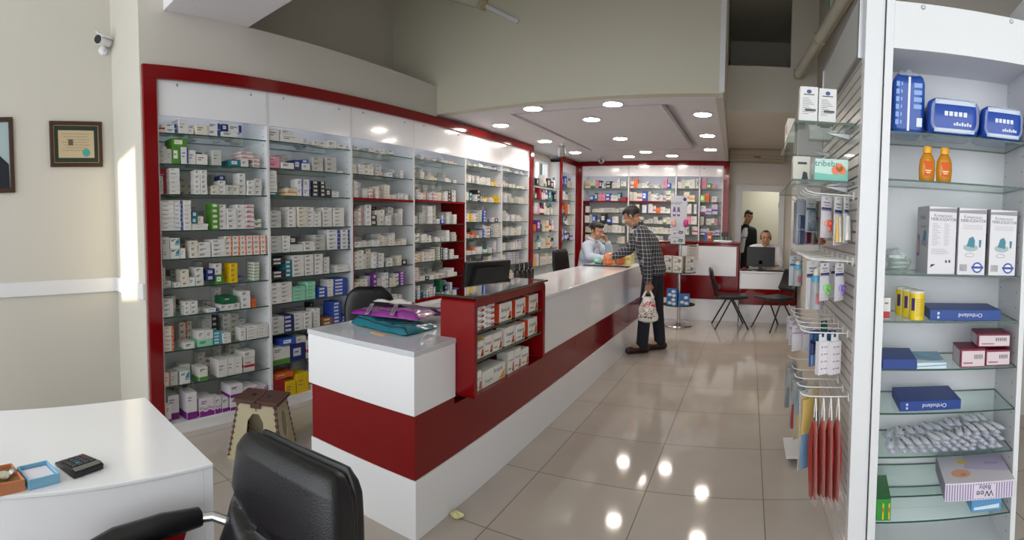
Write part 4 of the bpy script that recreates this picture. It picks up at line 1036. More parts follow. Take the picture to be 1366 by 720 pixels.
# bag of tubing
t = onshelf(thing('tubing_bag', 'clear bag of coiled tubing lying beside the nebulizer cartons', 'bag'), .004, .05, ZS[2])
m = MB('#c4d4cc')
m.grid(lambda u, v: (.065+(.055+.006*math.sin(u*31))*math.cos(2*PI*u)*math.sin(PI*min(.999, .08+v*.46+.0))**.6*(1 if v < 1 else .01)+.0, .09+.075*math.sin(2*PI*u)*math.sin(PI*(.08+v*.46))**.6, (1-abs(math.cos(PI*(.08+v*.46))))*.0+.095*v*(1-.45*max(0, math.cos(2*PI*u)))+.006*math.sin(u*37+v*11)*v), 36, 10, True)
n = 36; b = 9*n; m.f.append([b+i for i in range(n)]); m.c.append(m.col); m.m.append(0)
m.build('plastic_bag', 'film', t, smooth=60)
m = MB('#bccdc4'); m.tube([(.065+(.045-.0003*k)*math.cos(k*.4), .09+(.05-.0003*k)*math.sin(k*.4), .008+.0011*k) for k in range(56)], .0035, 6); m.build('tubing', 'gloss', t, smooth=60)
boxes((.02, .05, .056, .085, .12, .068)).build('leaflet', 'white_satin', t)
# small red and white carton, yellow tins, blue flat box
def flat(name, lb, cat, x, y, z, w, d, h, col, fn=None, rz=0, group=None, side=None):
    m = MB(); c = lin(col); s_ = lin(side) if side else c
    m.box(0, 0, 0, w, d, h, b=.0012, faces=[s_, s_, s_, s_, c, c])
    if fn: fn(m, w, d, h)
    o = m.build(name, 'paint'); onshelf(o, x, y, z, rz); return tag(o, lb, cat, group)
def pr1(m, w, d, h):
    m.set('#b02a2a'); m.quad((.001, -.0006, .003), (w-.001, -.0006, .003), (w-.001, -.0006, h*.35), (.001, -.0006, h*.35)); m.set('#7a7a80'); m.quad((.006, -.0006, h*.7), (w*.7, -.0006, h*.7), (w*.7, -.0006, h*.78), (.006, -.0006, h*.78))
flat('small_carton', 'small white and red carton against the side post, beside the yellow tins', 'carton', .003, .05, ZS[3], .03, .04, .085, '#d9d6d4', pr1)
for k, (x, y) in enumerate(((.108, .022), (.088, .085), (.066, .145))):
    t = onshelf(thing('yellow_tin', ('yellow tin with pale lid, the nearest of the three in a row', 'yellow tin with pale lid, between the other two yellow tins', 'yellow tin with pale lid, rearmost of the row of three')[k], 'tin', group='yellow tins'), x+.03, y+.02, ZS[3], .4)
    m = MB('#dcc01e'); m.lathe([(.0285, 0), (.031, .002), (.031, .106), (.030, .108)], 26); m.build('tin_body', 'gloss', t, smooth=40)
    m = MB('#d6d2c4'); m.lathe([(.0315, .108), (.0315, .117), (.029, .1185)], 26); m.build('lid', 'gloss', t, smooth=40)
    m = MB('#a58a10')
    for q in range(8): m.grid(lambda u, v, q=q: (.0313*math.cos(-2.2+u*1.1), .0313*math.sin(-2.2+u*1.1), .02+q*.009+v*.0028), 8, 2)
    m.set('#3a2a6a'); m.grid(lambda u, v: (.0313*math.cos(-2.9+u*.5), .0313*math.sin(-2.9+u*.5), .04+v*.05), 6, 2)
    m.build('label_print', 'paint', t)
def ortho(m, w, d, h, flip=True):
    U = (0, 0, -1) if flip else (0, 0, 1); Rr = (-1, 0, 0) if flip else (1, 0, 0)
    m.text('Ortholand', min(.024, h*.62), face_mat((w*.56, -.0007, h*.5), Rr, U), '#dfe4f2')
    m.set('#c9d2ea'); m.quad((w*.1, -.0006, h*.2), (w*.13, -.0006, h*.2), (w*.13, -.0006, h*.42), (w*.1, -.0006, h*.42)); m.quad((w*.1, -.0006, h*.55), (w*.13, -.0006, h*.55), (w*.13, -.0006, h*.8), (w*.1, -.0006, h*.8))
flat('orthopaedic_box', 'flat blue box beside the yellow tins, lettered upside down', 'box', .19, .025, ZS[3], .30, .2, .044, '#1d418c', ortho, rz=0, group='flat blue boxes')
flat('orthopaedic_box', 'flat blue box poking out at the shelf end beside a pale blue brochure', 'box', .004, .0, ZS[4], .135, .2, .04, '#1a3a84', lambda m, w, d, h: m.text('Ortholand', .02, face_mat((w*.3, d*.5, h+.0007), (-1, 0, 0), (0, -1, 0)), '#2c4f9a'), group='flat blue boxes')
flat('orthopaedic_box', 'flat blue box lying alone on the glass shelf above the wrapped syringes', 'box', .082, .02, ZS[5], .255, .19, .04, '#1b3c88', ortho, rz=.06, group='flat blue boxes')
def wave(m, w, d, h):
    m.set('#dfe6ea'); m.quad((.0, .0, h+.0006), (w, .0, h+.0006), (w, .04, h+.0006), (w*.5, .025, h+.0006), (0, .05, h+.0006))
    m.set('#6a8ab0'); m.tube([(w*(.1+.8*q/12), .03+.1*(1-q/12)**2, h+.0008) for q in range(13)], .0008, 4)
    m.quad((0, -.0006, h*.3), (w, -.0006, h*.55), (w, -.0006, h*.7), (0, -.0006, h*.42))
flat('brochure_box', 'pale blue thin pack with white wave overlapping the flat blue box', 'pack', .142, .005, ZS[4], .12, .19, .026, '#7fb0cc', wave, side='#c9dbe2')
def maroon(m, w, d, h):
    m.set('#d4c4c9'); m.quad((.006, -.0006, .004), (w-.003, -.0006, .004), (w-.003, -.0006, h-.008), (.006, -.0006, h-.008)); m.set('#3a3a40')
    for q in range(6): m.quad((w*(.55+.06*q), -.001, h*.45), (w*(.55+.06*q)+w*.03, -.001, h*.45), (w*(.55+.06*q)+w*.03, -.001, h*.7), (w*(.55+.06*q), -.001, h*.7))
    m.set('#9a5a70'); m.quad((w*.12, -.001, h*.2), (w*.5, -.001, h*.2), (w*.5, -.001, h*.28), (w*.12, -.001, h*.28))
    m.set('#cdbcc2'); m.quad((-.0006, d*.92, .004), (-.0006, .012, .004), (-.0006, .012, h-.008), (-.0006, d*.92, h-.008))
flat('maroon_carton', 'maroon-topped carton standing lower, nearer the post', 'carton', .322, .018, ZS[4], .105, .14, .075, '#7a1a38', maroon, group='maroon cartons')
flat('maroon_carton', 'maroon-topped carton standing lower, against the side panel, carrying another', 'carton', .432, .03, ZS[4], .108, .14, .066, '#7a1a38', maroon, group='maroon cartons')
flat('maroon_carton', 'maroon-topped carton lying on top of the other maroon cartons', 'carton', .40, .045, ZS[4]+.0765, .14, .13, .055, '#7a1a38', maroon, rz=-.05, group='maroon cartons')
# heap of wrapped syringes
def syringe_mesh():
    m = MB('#dcdde6')
    m.grid(lambda u, v: ((u-.5)*.034, .0016*math.sin(u*9+v*6), (v-.5)*.115+.001*math.sin(u*14)), 5, 9)
    m.grid(lambda u, v: ((u-.5)*.034, .012*math.sin(PI*u)*math.sin(PI*v)**.5+.0012*math.sin(u*11+v*17), (v-.5)*.115), 7, 9)
    m.set('#eeeef2'); m.tube([(0, .003, -.042), (0, .003, .022)], .0045, 8); m.tube([(0, .003, .022), (0, .003, .046)], .002, 6)
    m.set('#5a5a66'); m.box(-.003, .0112, -.03, .003, .0118, .008)
    m.set('#8a8fb0'); m.box(-.016, -.0005, .048, .016, .0016, .056)
    return m
sy = syringe_mesh().mesh('wrapped_syringe', 'gloss', 60)
r = random.Random(4)
NSY = 0
for layer in range(6):                                              # a loose heap: layers of parcels lying across one another, deeper towards the far side
    x_lo = (0, 0, .05, .17, .27, .34)[layer]
    yaw = (.45, -.25, .3, .6, -.1, .35)[layer]
    for row in range(2):
        x = .055+x_lo+r.uniform(0, .02)
        while x < .515:
            o = bpy.data.objects.new('wrapped_syringe', sy); C.objects.link(o)
            tilt = r.uniform(-.05, .05)
            o.matrix_world = SM @ Matrix.Translation((x, .078+.108*row+r.uniform(-.003, .003), ZS[6]+.0035+layer*.0152+r.uniform(0, .001))) @ Euler((PI/2, 0, 0)).to_matrix().to_4x4() @ Matrix.Rotation(yaw*.42+r.uniform(-.13, .13), 4, 'Y') @ Matrix.Rotation(r.uniform(-.06, .06), 4, 'Z') @ Matrix.Scale(.86, 4)
            tag(o, 'small clear-wrapped syringe in the loose heap on the glass shelf', 'syringe', 'heap of wrapped syringes'); NSY += 1
            x += r.uniform(.034, .046)
# baby care box with purple stripes, green carton, small blue carton
m = MB(); w, d, h = .285, .27, .072; F = lin('#dad3de'); m.box(0, 0, 0, w, d, h, b=.002, faces=[F]*6); e = .0007
m.set('#8d7aa6')
for q in range(26): x = .005+q*(w-.01)/26; m.quad((x, -e, .004), (x+.0045, -e, .004), (x+.0045, -e, h-.004), (x, -e, h-.004))
for q in range(22): y = .005+q*(d-.01)/22; m.quad((-e, y+.005, .004), (-e, y, .004), (-e, y, h-.004), (-e, y+.005, h-.004))
m.set('#d9cfe0'); m.quad((w*.40, -e*1.6, h*.12), (w*.72, -e*1.6, h*.12), (w*.72, -e*1.6, h*.86), (w*.40, -e*1.6, h*.86))
m.text('Wee', .036, face_mat((w*.56, -e*4, h*.40), (-1, 0, 0), (0, 0, -1)), '#2c2438'); m.text('Baby', .026, face_mat((w*.56, -e*4, h*.72), (-1, 0, 0), (0, 0, -1)), '#4a3a68')
m.set('#c7b9d6'); m.quad((w*.35, d*.45, h+e), (w*.98, d*.3, h+e), (w*.98, d*.97, h+e), (w*.4, d*.97, h+e))
m.set('#e2a98c'); m.add([(w*.27+.04*math.cos(2*PI*k/20), d*.30+.035*math.sin(2*PI*k/20), h+e*1.2) for k in range(20)], [list(range(20))])
m.set('#e8d070'); m.add([(w*.35+.025*math.cos(2*PI*k/16), d*.68+.02*math.sin(2*PI*k/16), h+e*1.4) for k in range(16)], [list(range(16))])
m.set('#c98a70'); m.add([(w*.30+.012*math.cos(2*PI*k/12), d*.26+.01*math.sin(2*PI*k/12), h+e*1.6) for k in range(12)], [list(range(12))])
m.text('Wee', .03, face_mat((w*.78, d*.6, h+e*1.6), (-1, 0, 0), (0, -1, 0)), '#6a5a86')
tag(onshelf(m.build('baby_care_box', 'paint'), .262, -.06, ZS[7], -.06), 'purple-striped white baby care box jutting over the low shelf edge', 'box')
def grn(m, w, d, h):
    m.set('#d8c020'); m.quad((w*.42, -.0006, .006), (w*.52, -.0006, .006), (w*.52, -.0006, h*.8), (w*.42, -.0006, h*.8)); m.quad((w*.84, -.0006, .006), (w*.94, -.0006, .006), (w*.94, -.0006, h*.8), (w*.84, -.0006, h*.8))
    m.set('#b83a2a'); m.quad((w*.43, -.0009, h*.4), (w*.5, -.0009, h*.4), (w*.5, -.0009, h*.6), (w*.43, -.0009, h*.6)); m.quad((w*.85, -.0009, h*.4), (w*.92, -.0009, h*.4), (w*.92, -.0009, h*.6), (w*.85, -.0009, h*.6))
flat('green_carton', 'green and yellow carton pushed against the side post on the lowest shelf', 'carton', .003, .012, ZS[8], .058, .2, .088, '#2f8a34', grn)
flat('blue_carton', 'light blue and white carton under the purple-striped box', 'carton', .40, .03, ZS[8], .13, .12, .06, '#3f8ac4', lambda m, w, d, h: (m.set('#dfe8f0'), m.quad((.01, -.0006, .01), (w-.01, -.0006, .01), (w-.01, -.0006, h*.45), (.01, -.0006, h*.35))), side='#5f9fd0')

# ------------------------------------------------------------------ slat-wall display beside it
SX, SY0, SY1 = .42, 1.955, 2.97
t = thing('slatwall_display', 'grey slat-wall display with a lightbox header, hooks and glass shelves', 'display', (SX, SY0, 0))
L_ = SY1-SY0
m = MB(); nsl = 48; zb0, zt0 = .0, 2.12; pitch = (zt0-zb0)/nsl
for k in range(nsl):
    z = zb0+k*pitch; m.prism([(0, z+.005), (0, z+pitch-.005), (.012, z+pitch-.002), (.012, z+pitch), (.03, z+pitch), (.03, z), (.012, z), (.012, z+.002)], 0, L_, 'y')
m.build('slat_panel', 'slat', t)
boxes((.0, -.05, 0, .075, -.002, 2.9)).build('end_post', 'white_satin', t, bevel=.003)
boxes((-.012, -.002, 2.10, .05, L_, 2.36)).build('lightbox', 'lightbox', t, bevel=.004)
m = MB()
for b in ((-.018, -.006, 2.095, .055, .02, 2.365), (-.018, L_-.02, 2.095, .055, L_+.004, 2.365), (-.018, .02, 2.095, .055, L_-.02, 2.112), (-.018, .02, 2.348, .055, L_-.02, 2.365)): m.box(*b)
m.build('lightbox_frame', 'steel', t)
boxes((.032, 0, 0, .05, L_, 2.1)).build('back_panel', 'white_satin', t)
boxes((-.16, L_-.0, .03, .0, L_+.28, .048)).build('foot_plate', 'white_satin', t, bevel=.003)
boxes((-.002, L_-.0, 0, .03, L_+.28, .03)).build('foot_rail', 'blackp', t)
# glass shelves on brackets
for z, lb in ((1.845, 'upper glass shelf on the slat wall carrying two tall white cartons'), (1.615, 'lower glass shelf on the slat wall carrying a turquoise and white carton')):
    s = thing('bracket_shelf', lb, 'shelf', (SX, SY0, z), 0, 'glass shelves on the slat wall')
    glass_slab('glass', s, -.255, .03, -.008, -.008, .93, 0)
    for y in (.2, .74):
        b = MB(); b.prism([(-.001, -.032), (-.001, -.010), (-.10, -.010), (-.08, -.016)], y, y+.012, 'y'); b.build('bracket', 'steel', s)
def onslat(o, x, y, z, rz=0): o.location = (SX+x, SY0+y, z); o.rotation_euler = (0, 0, rz); return o
def tallcarton(m, w, d, h):
    m.set('#c9c9cc'); e = .0006
    m.set('#2f4a8a'); m.add([(w*.5+w*.14*math.cos(2*PI*k/14), -e, h*.86+w*.11*math.sin(2*PI*k/14)) for k in range(14)], [list(range(14))])
    m.set('#54545a'); m.quad((w*.2, -e, h*.76), (w*.8, -e, h*.76), (w*.8, -e, h*.79), (w*.2, -e, h*.79))
    for q in range(9): z = h*(.66-.055*q); m.quad((w*.15, -e, z), (w*(.5+.1*(q % 4)), -e, z), (w*(.5+.1*(q % 4)), -e, z+h*.012), (w*.15, -e, z+h*.012))
    m.quad((w*.3, -e, h*.30), (w*.9, -e, h*.30), (w*.9, -e, h*.37), (w*.3, -e, h*.37))
for k, (x, y) in enumerate(((-.235, .05), (-.158, .06))):
    m = MB('#d6d5d4'); m.box(0, 0, 0, .072, .06, .138, b=.001); tallcarton(m, .072, .06, .138)
    o = m.build('tall_carton', 'paint'); onslat(o, x, y, 1.8456)
    tag(o, ('tall white carton with blue emblem at the outer corner of the upper glass shelf', 'tall white carton with dark code strip, second on the upper glass shelf')[k], 'carton', 'tall white cartons on the slat wall')
m = MB('#dedede'); m.box(0, 0, 0, .11, .07, .09, b=.001); m.set('#5a5a60'); m.quad((.05, -.0008, .055), (.095, -.0008, .055), (.095, -.0008, .065), (.05, -.0008, .065)); o = m.build('low_white_carton', 'paint'); onslat(o, -.15, .42, 1.8456); tag(o, 'low white carton farther back on the upper glass shelf', 'carton')
m = MB('#d6d2c8'); m.box(0, 0, 0, .035, .2, .12, b=.001); m.set('#b8433a'); m.quad((-.0006, .15, .06), (-.0006, .06, .06), (-.0006, .06, .1), (-.0006, .15, .1)); o = m.build('thin_carton', 'paint'); onslat(o, -.245, .55, 1.8456); tag(o, 'thin white carton with a red mark at the far corner of the upper glass shelf', 'carton')
def turq(m, w, d, h):
    e = .0006; m.set('#6fb8a8'); m.quad((.0, -e, 0), (w, -e, 0), (w, -e, h*.55), (w*.5, -e, h*.3), (0, -e, h*.36)); m.text('tribebe', .034, FRONT(w*.36, -e*1.4, h*.78), '#2f6a78'); m.set('#e07a4a')
    for a, b_ in ((.62, .5), (.74, .62), (.82, .5)): m.add([(w*a+.016*math.cos(2*PI*k/14), -e*2, h*b_+.018*math.sin(2*PI*k/14)) for k in range(14)], [list(range(14))])
m = MB('#b9d8ce'); m.box(0, 0, 0, .135, .07, .088, b=.001); turq(m, .135, .07, .088); o = m.build('baby_bottle_carton', 'paint'); onslat(o, -.165, .06, 1.6156, -.05); tag(o, 'turquoise carton with orange hearts at the front of the lower glass shelf', 'carton')
m = MB('#d3cfc3'); m.box(0, 0, 0, .075, .07, .12, b=.001); e = .0006; m.set('#2c3246'); m.quad((.035, -e, .0), (.07, -e, .0), (.062, -e, .05), (.045, -e, .055)); m.box(.02, -e*2, .085, .06, -e, .095); m.quad((-e, .03, .02), (-e, .02, .02), (-e, .02, .09), (-e, .03, .09)); o = m.build('breast_pump_carton', 'paint'); onslat(o, -.238, .24, 1.6156); tag(o, 'cream carton with a dark blue picture beside the turquoise carton', 'carton')
m = MB('#e2e2e2'); m.box(0, 0, 0, .07, .1, .10, b=.001); m.set('#b8bcc4'); m.quad((.01, -.0006, .02), (.06, -.0006, .02), (.06, -.0006, .05), (.01, -.0006, .05)); o = m.build('white_carton', 'paint'); onslat(o, -.16, .30, 1.6156); tag(o, 'plain white carton behind the cream carton on the lower glass shelf', 'carton')

# wire hooks and what hangs on them
HOOK = MB(); HOOK.tube([(-.004, 0, .0), (-.16, 0, .004), (-.192, 0, .012), (-.2, 0, .024)], .0028, 7); HOOK.box(-.006, -.012, -.016, -.001, .012, .016)
HOOK = HOOK.mesh('display_hook', 'hookw', 50)
rows = [(1.56, (.06, .16, .27, .40, .55, .72)), (1.293, (.03, .14, .26, .38, .52, .66, .82)), (.99, (.085, .19, .3, .42, .55, .7)), (.745, (.02, .14, .26, .4, .6))]
rn = ['topmost hook row', 'second hook row', 'third hook row', 'lowest hook row']
for a, (z, ys) in enumerate(rows):
    for b_, y in enumerate(ys):
        o = bpy.data.objects.new('display_hook', HOOK); C.objects.link(o); o.location = (SX, SY0+y, z)
        tag(o, f'white wire hook, {ordn(b_)} from the near end of the {rn[a]}', 'hook', 'wire hooks on the slat wall')
def hang(name, lb, cat, row, y, x, w, h, twist, card, content, group=None, film_=True, th=.02):
    """a carded pack hung by its punched hole: card behind, blister and contents in front (faces -y before the twist)"""
    z = rows[row][0]-.004
    t = thing(name, lb, cat, (SX-x, SY0+y, z), twist, group)
    m = MB(card[0]); m.box(-w/2, -.0008, -h, -.008, .0008, -.004); m.box(.008, -.0008, -h, w/2, .0008, -.004); m.box(-.008, -.0008, -h, .008, .0008, -.016); m.box(-.008, -.0008, -.008, .008, .0008, -.004)
    if len(card) > 1:
        m.set(card[1]); m.box(-w/2+.002, -.0014, -h*.36, w/2-.002, -.0009, -h*.28)
        m.set('#7d7d86'); m.box(-w*.3, -.0014, -h*.18, w*.3, -.0009, -h*.15); m.box(-w*.2, -.0014, -h*.24, w*.25, -.0009, -h*.22)
    m.build('card', 'matte', t)
    content(t, w, h)
    if film_:
        m = MB('#e6eaee'); m.grid(lambda u, v: ((u-.5)*w*.92, -.002-th*math.sin(PI*min(1, max(0, u)))**.5*math.sin(PI*v)**.5, -h*.97+v*h*.64), 10, 10); m.build('blister', 'film', t, smooth=60)
    return t
def c_pacifier(col):
    def f(t, w, h):
        m = MB(col); m.sphere((0, -.012, -h*.66), (w*.3, .009, h*.10), 14, 8); m.tube([(w*.16*math.cos(a), -.02, -h*.66+w*.16*math.sin(a)) for a in [2*PI*k/16 for k in range(16)]], .004, 6, closed=True); m.sphere((w*.1, -.014, -h*.8), (w*.13, .008, h*.07), 10, 6); m.build('pacifier', 'gloss', t, smooth=60)
    return f
def c_brush(col, n=2):
    def f(t, w, h):
        for k in range(n):
            x = (k-(n-1)/2)*w*.34; m = MB(col if k % 2 == 0 else '#e8e6e0'); m.tube([(x, -.011, -h*.93), (x, -.011, -h*.7), (x, -.009, -h*.5), (x, -.009, -h*.42)], [.009, .007, .004, .005], 8); m.build('brush', 'gloss', t, smooth=60)
    return f
def c_bottle(cap, liq='#c9ccd2'):
    def f(t, w, h):
        m = MB(liq); m.lathe([(.02, 0), (.023, .004), (.023, h*.5), (.019, h*.55), (.018, h*.57)], 16, (0, -.026, -h)); b = m.build('bottle_body', 'jelly', t, smooth=50)
        m = MB(cap); m.lathe([(.021, h*.57), (.021, h*.68), (.017, h*.7)], 16, (0, -.026, -h)); m.build('bottle_collar', 'gloss', t, smooth=50)
        m = MB('#e4dccc'); m.lathe([(.014, h*.70), (.013, h*.78), (.006, h*.84)], 14, (0, -.026, -h)); m.build('teat', 'gloss', t, smooth=60)
        m = MB('#b8707a'); m.grid(lambda u, v: (.0234*math.cos(-2.3+u*1.4), -.026+.0234*math.sin(-2.3+u*1.4), -h*(.88-v*.22)+.003*math.sin(u*12)), 8, 4); m.build('bottle_print', 'paint', t)
    return f
def c_none(t, w, h): pass
def c_slab(cols):
    def f(t, w, h):
        for k, c_ in enumerate(cols):
            m = MB(c_); z0 = -h*.97+k*h*.62/len(cols); m.box(-w*.4, -.014, z0, w*.4, -.002, z0+h*.6/len(cols), b=.004); m.build('contents', 'gloss', t)
    return f
tw = .95
H_ = 'hanging baby-care packs'
# row 1
hang('teether_pack', 'white card pack with one large orange pacifier hanging in the topmost row', 'pack', 0, .06, .112, .07, .17, tw*.8, ('#cfc9d2', '#3a3a68'), c_pacifier('#e0481c'), H_)
hang('brush_pack', 'clear pack with pale brushes nearest the post in the topmost row', 'pack', 0, .06, .030, .046, .19, tw, ('#d5d3d6', '#28305e'), c_brush('#e6e2da'), H_)
hang('brush_pack', 'large clear pack with a yellow-tipped brush next to the orange pacifier', 'pack', 0, .06, .064, .07, .20, tw, ('#d9d8da', '#26306a'), c_brush('#d8a840', 3), H_)
hang('spoon_pack', 'white card pack with pale spoon beside the orange pacifier', 'pack', 0, .16, .085, .06, .18, tw, ('#d6d0d4', '#6a3a50'), c_brush('#e8d8b8', 1), H_)
hang('blue_case_pack', 'blue-grey flat case pack hanging mid topmost row', 'pack', 0, .27, .15, .075, .15, tw*.9, ('#c4c8c8', '#46606e'), c_slab(['#5a7488', '#6f8496']), H_)
for k, (y, x, c_) in enumerate(((.27, .195, '#3d4a66'), (.55, .185, '#7a2348'), (.40, .19, '#8a2450'), (.40, .15, '#6d1f42'))):
    hang('toothbrush_pack', ('dark blue slim pack at the hook tips', 'maroon slim pack beside the dark blue one', 'magenta slim pack on the fourth hook tip', 'dark maroon slim pack behind the magenta one')[k]+' of the topmost row', 'pack', 0, y, x, .045, .21, tw*.7, ('#9aa0a8',), c_slab([c_, c_]), H_, th=.012)
for k, (y, x, c_) in enumerate(((.40, .11, '#4a3a30'), (.40, .08, '#a8481e'), (.55, .10, '#39302c'))):
    hang('comb_pack', ('dark brown pack low behind the pacifier', 'rust orange pack low behind the pacifier', 'charcoal pack on the fifth hook')[k]+' in the topmost row', 'pack', 0, y, x, .06, .21, tw, ('#b0a8a0',), c_slab([c_, '#80766e']), H_)
# row 2
hang('feeding_bottle_pack', 'clear feeding bottle pack with light blue collar, outermost in the second row', 'pack', 1, .52, .19, .07, .15, tw*.6, ('#d0d4d8', '#3f6a9a'), c_bottle('#4fa8cc'), H_)
hang('feeding_bottle_pack', 'clear feeding bottle pack with blue collar and red print in the second row', 'pack', 1, .14, .15, .066, .205, tw*.6, ('#d4d2d4', '#4a3a6a'), c_bottle('#5aa6c8'), H_)
hang('feeding_bottle_pack', 'clear feeding bottle pack with a darker blue collar behind the red-print one', 'pack', 1, .26, .12, .066, .205, tw*.6, ('#cfced4', '#4a3a7a'), c_bottle('#3f6aa8', '#c4c2cc'), H_)
for k, (y, x, c_, lb) in enumerate(((.03, .115, '#63c43a', 'lime green'), (.03, .055, '#7a48b8', 'purple'), (.14, .055, '#d8b030', 'yellow'), (.26, .04, '#c8385a', 'crimson'))):
    hang('pacifier_pack', f'white card pack with a {lb} pacifier in the second row', 'pack', 1, y, x, .062, .155, tw*.85, ('#d2cfd4', '#30285e'), c_pacifier(c_), H_)
hang('mesh_pack', 'grey patterned flat pack at the outer end of the second row', 'pack', 1, .66, .17, .08, .13, tw*.6, ('#b9bcc0', '#7a8088'), c_none, H_)
# row 3
for k, x in enumerate((.105, .055)):
    z = rows[2][0]
    t = thing('hanging_carton', ('long white hanging carton, outer of the pair on the third hook row', 'long white hanging carton, inner of the pair on the third hook row')[k], 'carton', (SX-x, SY0+.085, z-.004), .55, 'long white hanging cartons')
    m = MB('#ddd9de'); m.box(-.028, -.012, -.165, .028, .012, -.028, b=.001); m.set('#b06a80')
    for q in range(4): m.add([(-.012+.004*math.cos(2*PI*j/10), -.0127, -.05-.03*q+.004*math.sin(2*PI*j/10)) for j in range(10)], [list(range(10))])
    m.set('#8a8a94')
    for q in range(4): m.quad((-.002, -.0126, -.053-.03*q), (.02, -.0126, -.053-.03*q), (.02, -.0126, -.049-.03*q), (-.002, -.0126, -.049-.03*q))
    m.build('carton_body', 'paint', t); boxes((-.02, -.001, -.03, -.007, .001, .002), (.007, -.001, -.03, .02, .001, .002), (-.007, -.001, -.03, .007, .001, -.012)).build('hang_tab', 'white_satin', t)
hang('comb_case_pack', 'tall blue and navy pack beside the long white hanging cartons', 'pack', 2, .19, .13, .05, .16, .7, ('#5a78b4', '#26305e'), c_slab(['#6f94cc', '#2d3a6a']), H_, film_=False)
for k, x in enumerate((.14, .115, .09, .065)):
    hang('small_blue_pack', f'small navy blue pack, {ordn(k)} from the tip on the second hook of the third row', 'pack', 2, .19, x-.02, .03, .055, .4, ('#2c4470',), c_slab(['#2f5a80']), 'small navy packs', film_=False)
for k, (y, x) in enumerate(((.55, .19), (.42, .19), (.42, .145), (.3, .185), (.3, .135))):
    hang('lace_pack', ('pale lacy pack with a flower, farthest out', 'pale dotted pack on the fourth hook tip', 'pale dotted pack just inside the fourth hook tip', 'pale pink pack on the third hook tip', 'pale pink pack just inside the third hook tip')[k]+' in the third row', 'pack', 2, y, x, .070, .12, .55, ('#cfc6ca', '#a890a0'), c_none, H_)
hang('teal_pack', 'dark teal little pack in the middle of the third row', 'pack', 2, .42, .05, .04, .07, .6, ('#2f6a62',), c_slab(['#2f7a70']), H_, film_=False)
def c_full(cols):
    def f(t, w, h):
        n = len(cols)
        for k, c_ in enumerate(cols):
            z0 = -h*.97+k*h*.86/n; hh = h*.86/n
            m = MB(c_); m.grid(lambda u, v: (w*.47*math.cos(2*PI*u)*(.92+.08*math.sin(v*5+k)), -.012-.011*math.sin(2*PI*u), z0+v*hh), 18, 8, True)
            q = 18; m.f.append(list(range(q))[::-1]); m.c.append(m.col); m.m.append(0); m.f.append([7*q+i for i in range(q)]); m.c.append(m.col); m.m.append(0)
            m.build('folded_cloth', 'matte', t, smooth=60)
    return f
# row 4: red bags and coloured bibs
bag_mat = 'gloss'
def red_bag(k, x, y, h, lb):
    t = thing('red_bag', lb, 'bag', (SX-x, SY0+y, rows[3][0]-.004), .1, 'red hanging bags')
    m = MB('#b5352a')
    m.grid(lambda u, v: ((.5-abs(u-.5)*2-.25)*.024*(0.6+.4*math.sin(v*3))+.002*math.sin(v*7+k), (-.055 if u < .5 else .055)*(1-abs(2*u-1)*.02)*(math.sin(PI*min(1, .12+v*.9)))**.5*(2*abs(u-.5)-.5)*2*.9, -h+v*(h-.09)+.012*math.sin(u*12)*(1-v)), 24, 14, True)
    m.build('fabric', 'matte', t, smooth=70)
    m = MB('#c8a8a4'); m.grid(lambda u, v: (.0135*math.cos(2*PI*u)*(1-.4*v), .058*math.sin(2*PI*u)*(1-.5*v), -h-.012+v*(h-.07)), 20, 8, True); m.build('clear_sleeve', 'film', t, smooth=70)
    m = MB('#e2e2e2'); m.tube([(0, -.02, -.085), (0, -.014, -.04), (0, 0, -.002), (0, .014, -.04), (0, .02, -.085)], .003, 6); m.build('hanger', 'hookw', t, smooth=60)
for k, (x, y, h, lb) in enumerate(((.135, .02, .40, 'red folded bag hanging at the hook tip of the lowest row'), (.103, .02, .395, 'red folded bag, second from the hook tip in the lowest row'), (.073, .02, .405, 'red folded bag, third from the hook tip in the lowest row'), (.042, .02, .415, 'red folded bag nearest the slat panel in the lowest row'))): red_bag(k, x, y, h, lb)
for k, (y, x, cols, h, lb) in enumerate(((.14, .16, ['#c8a860', '#6f8fb0'], .34, 'long pack in yellow and blue behind the red bags'), (.26, .17, ['#8aa0b4', '#cdb070'], .26, 'pack with pale blue and sand cloth on the third hook of the lowest row'), (.26, .12, ['#c9b487', '#2d4870'], .25, 'pack with navy and sand cloth inside the third hook of the lowest row'), (.4, .18, ['#9aa2aa', '#a83a34'], .27, 'pack with grey and red cloth on the fourth hook of the lowest row'), (.6, .19, ['#a0a4a8', '#7a8088'], .24, 'grey cloth pack at the far end of the lowest row'))):
    hang('bib_pack', lb, 'pack', 3, y, x, .085, h, .75, ('#b9b4aa',), c_full(cols[::-1]), 'cloth packs in the lowest row')
# ------------------------------------------------------------------ things on the walls and ceiling
def framed(lb, y0, y1, z0, z1, x=-3.669):
    t = thing('picture_frame', lb, 'picture', (x, (y0+y1)/2, (z0+z1)/2), PI/2)     # local x runs to the viewer's right, -y faces the room
    return t, y1-y0, z1-z0
t, w, h = framed('framed certificate with a turquoise seal on the left wall', .683, 1.085, 1.885, 2.222)
def frame_ring(w, h, b, d, mat, t, name, y0=-.02, bev=.004):
    m = MB()
    for q in ((-w/2, -h/2, w/2, -h/2+b), (-w/2, h/2-b, w/2, h/2), (-w/2, -h/2+b, -w/2+b, h/2-b), (w/2-b, -h/2+b, w/2, h/2-b)): m.box(q[0], y0, q[1], q[2], y0+d, q[3])
    return m.build(name, mat, t, bevel=bev)
frame_ring(w, h, .03, .02, 'wood', t, 'frame')
frame_ring(w-.058, h-.058, .005, .008, plain('old_gold_slip', '#9a8450', .4), t, 'gold_slip', -.016, 0)
m = MB('#24302a'); m.box(-w/2+.03, -.010, -h/2+.03, w/2-.03, -.001, h/2-.03); m.build('mat', 'matte', t)
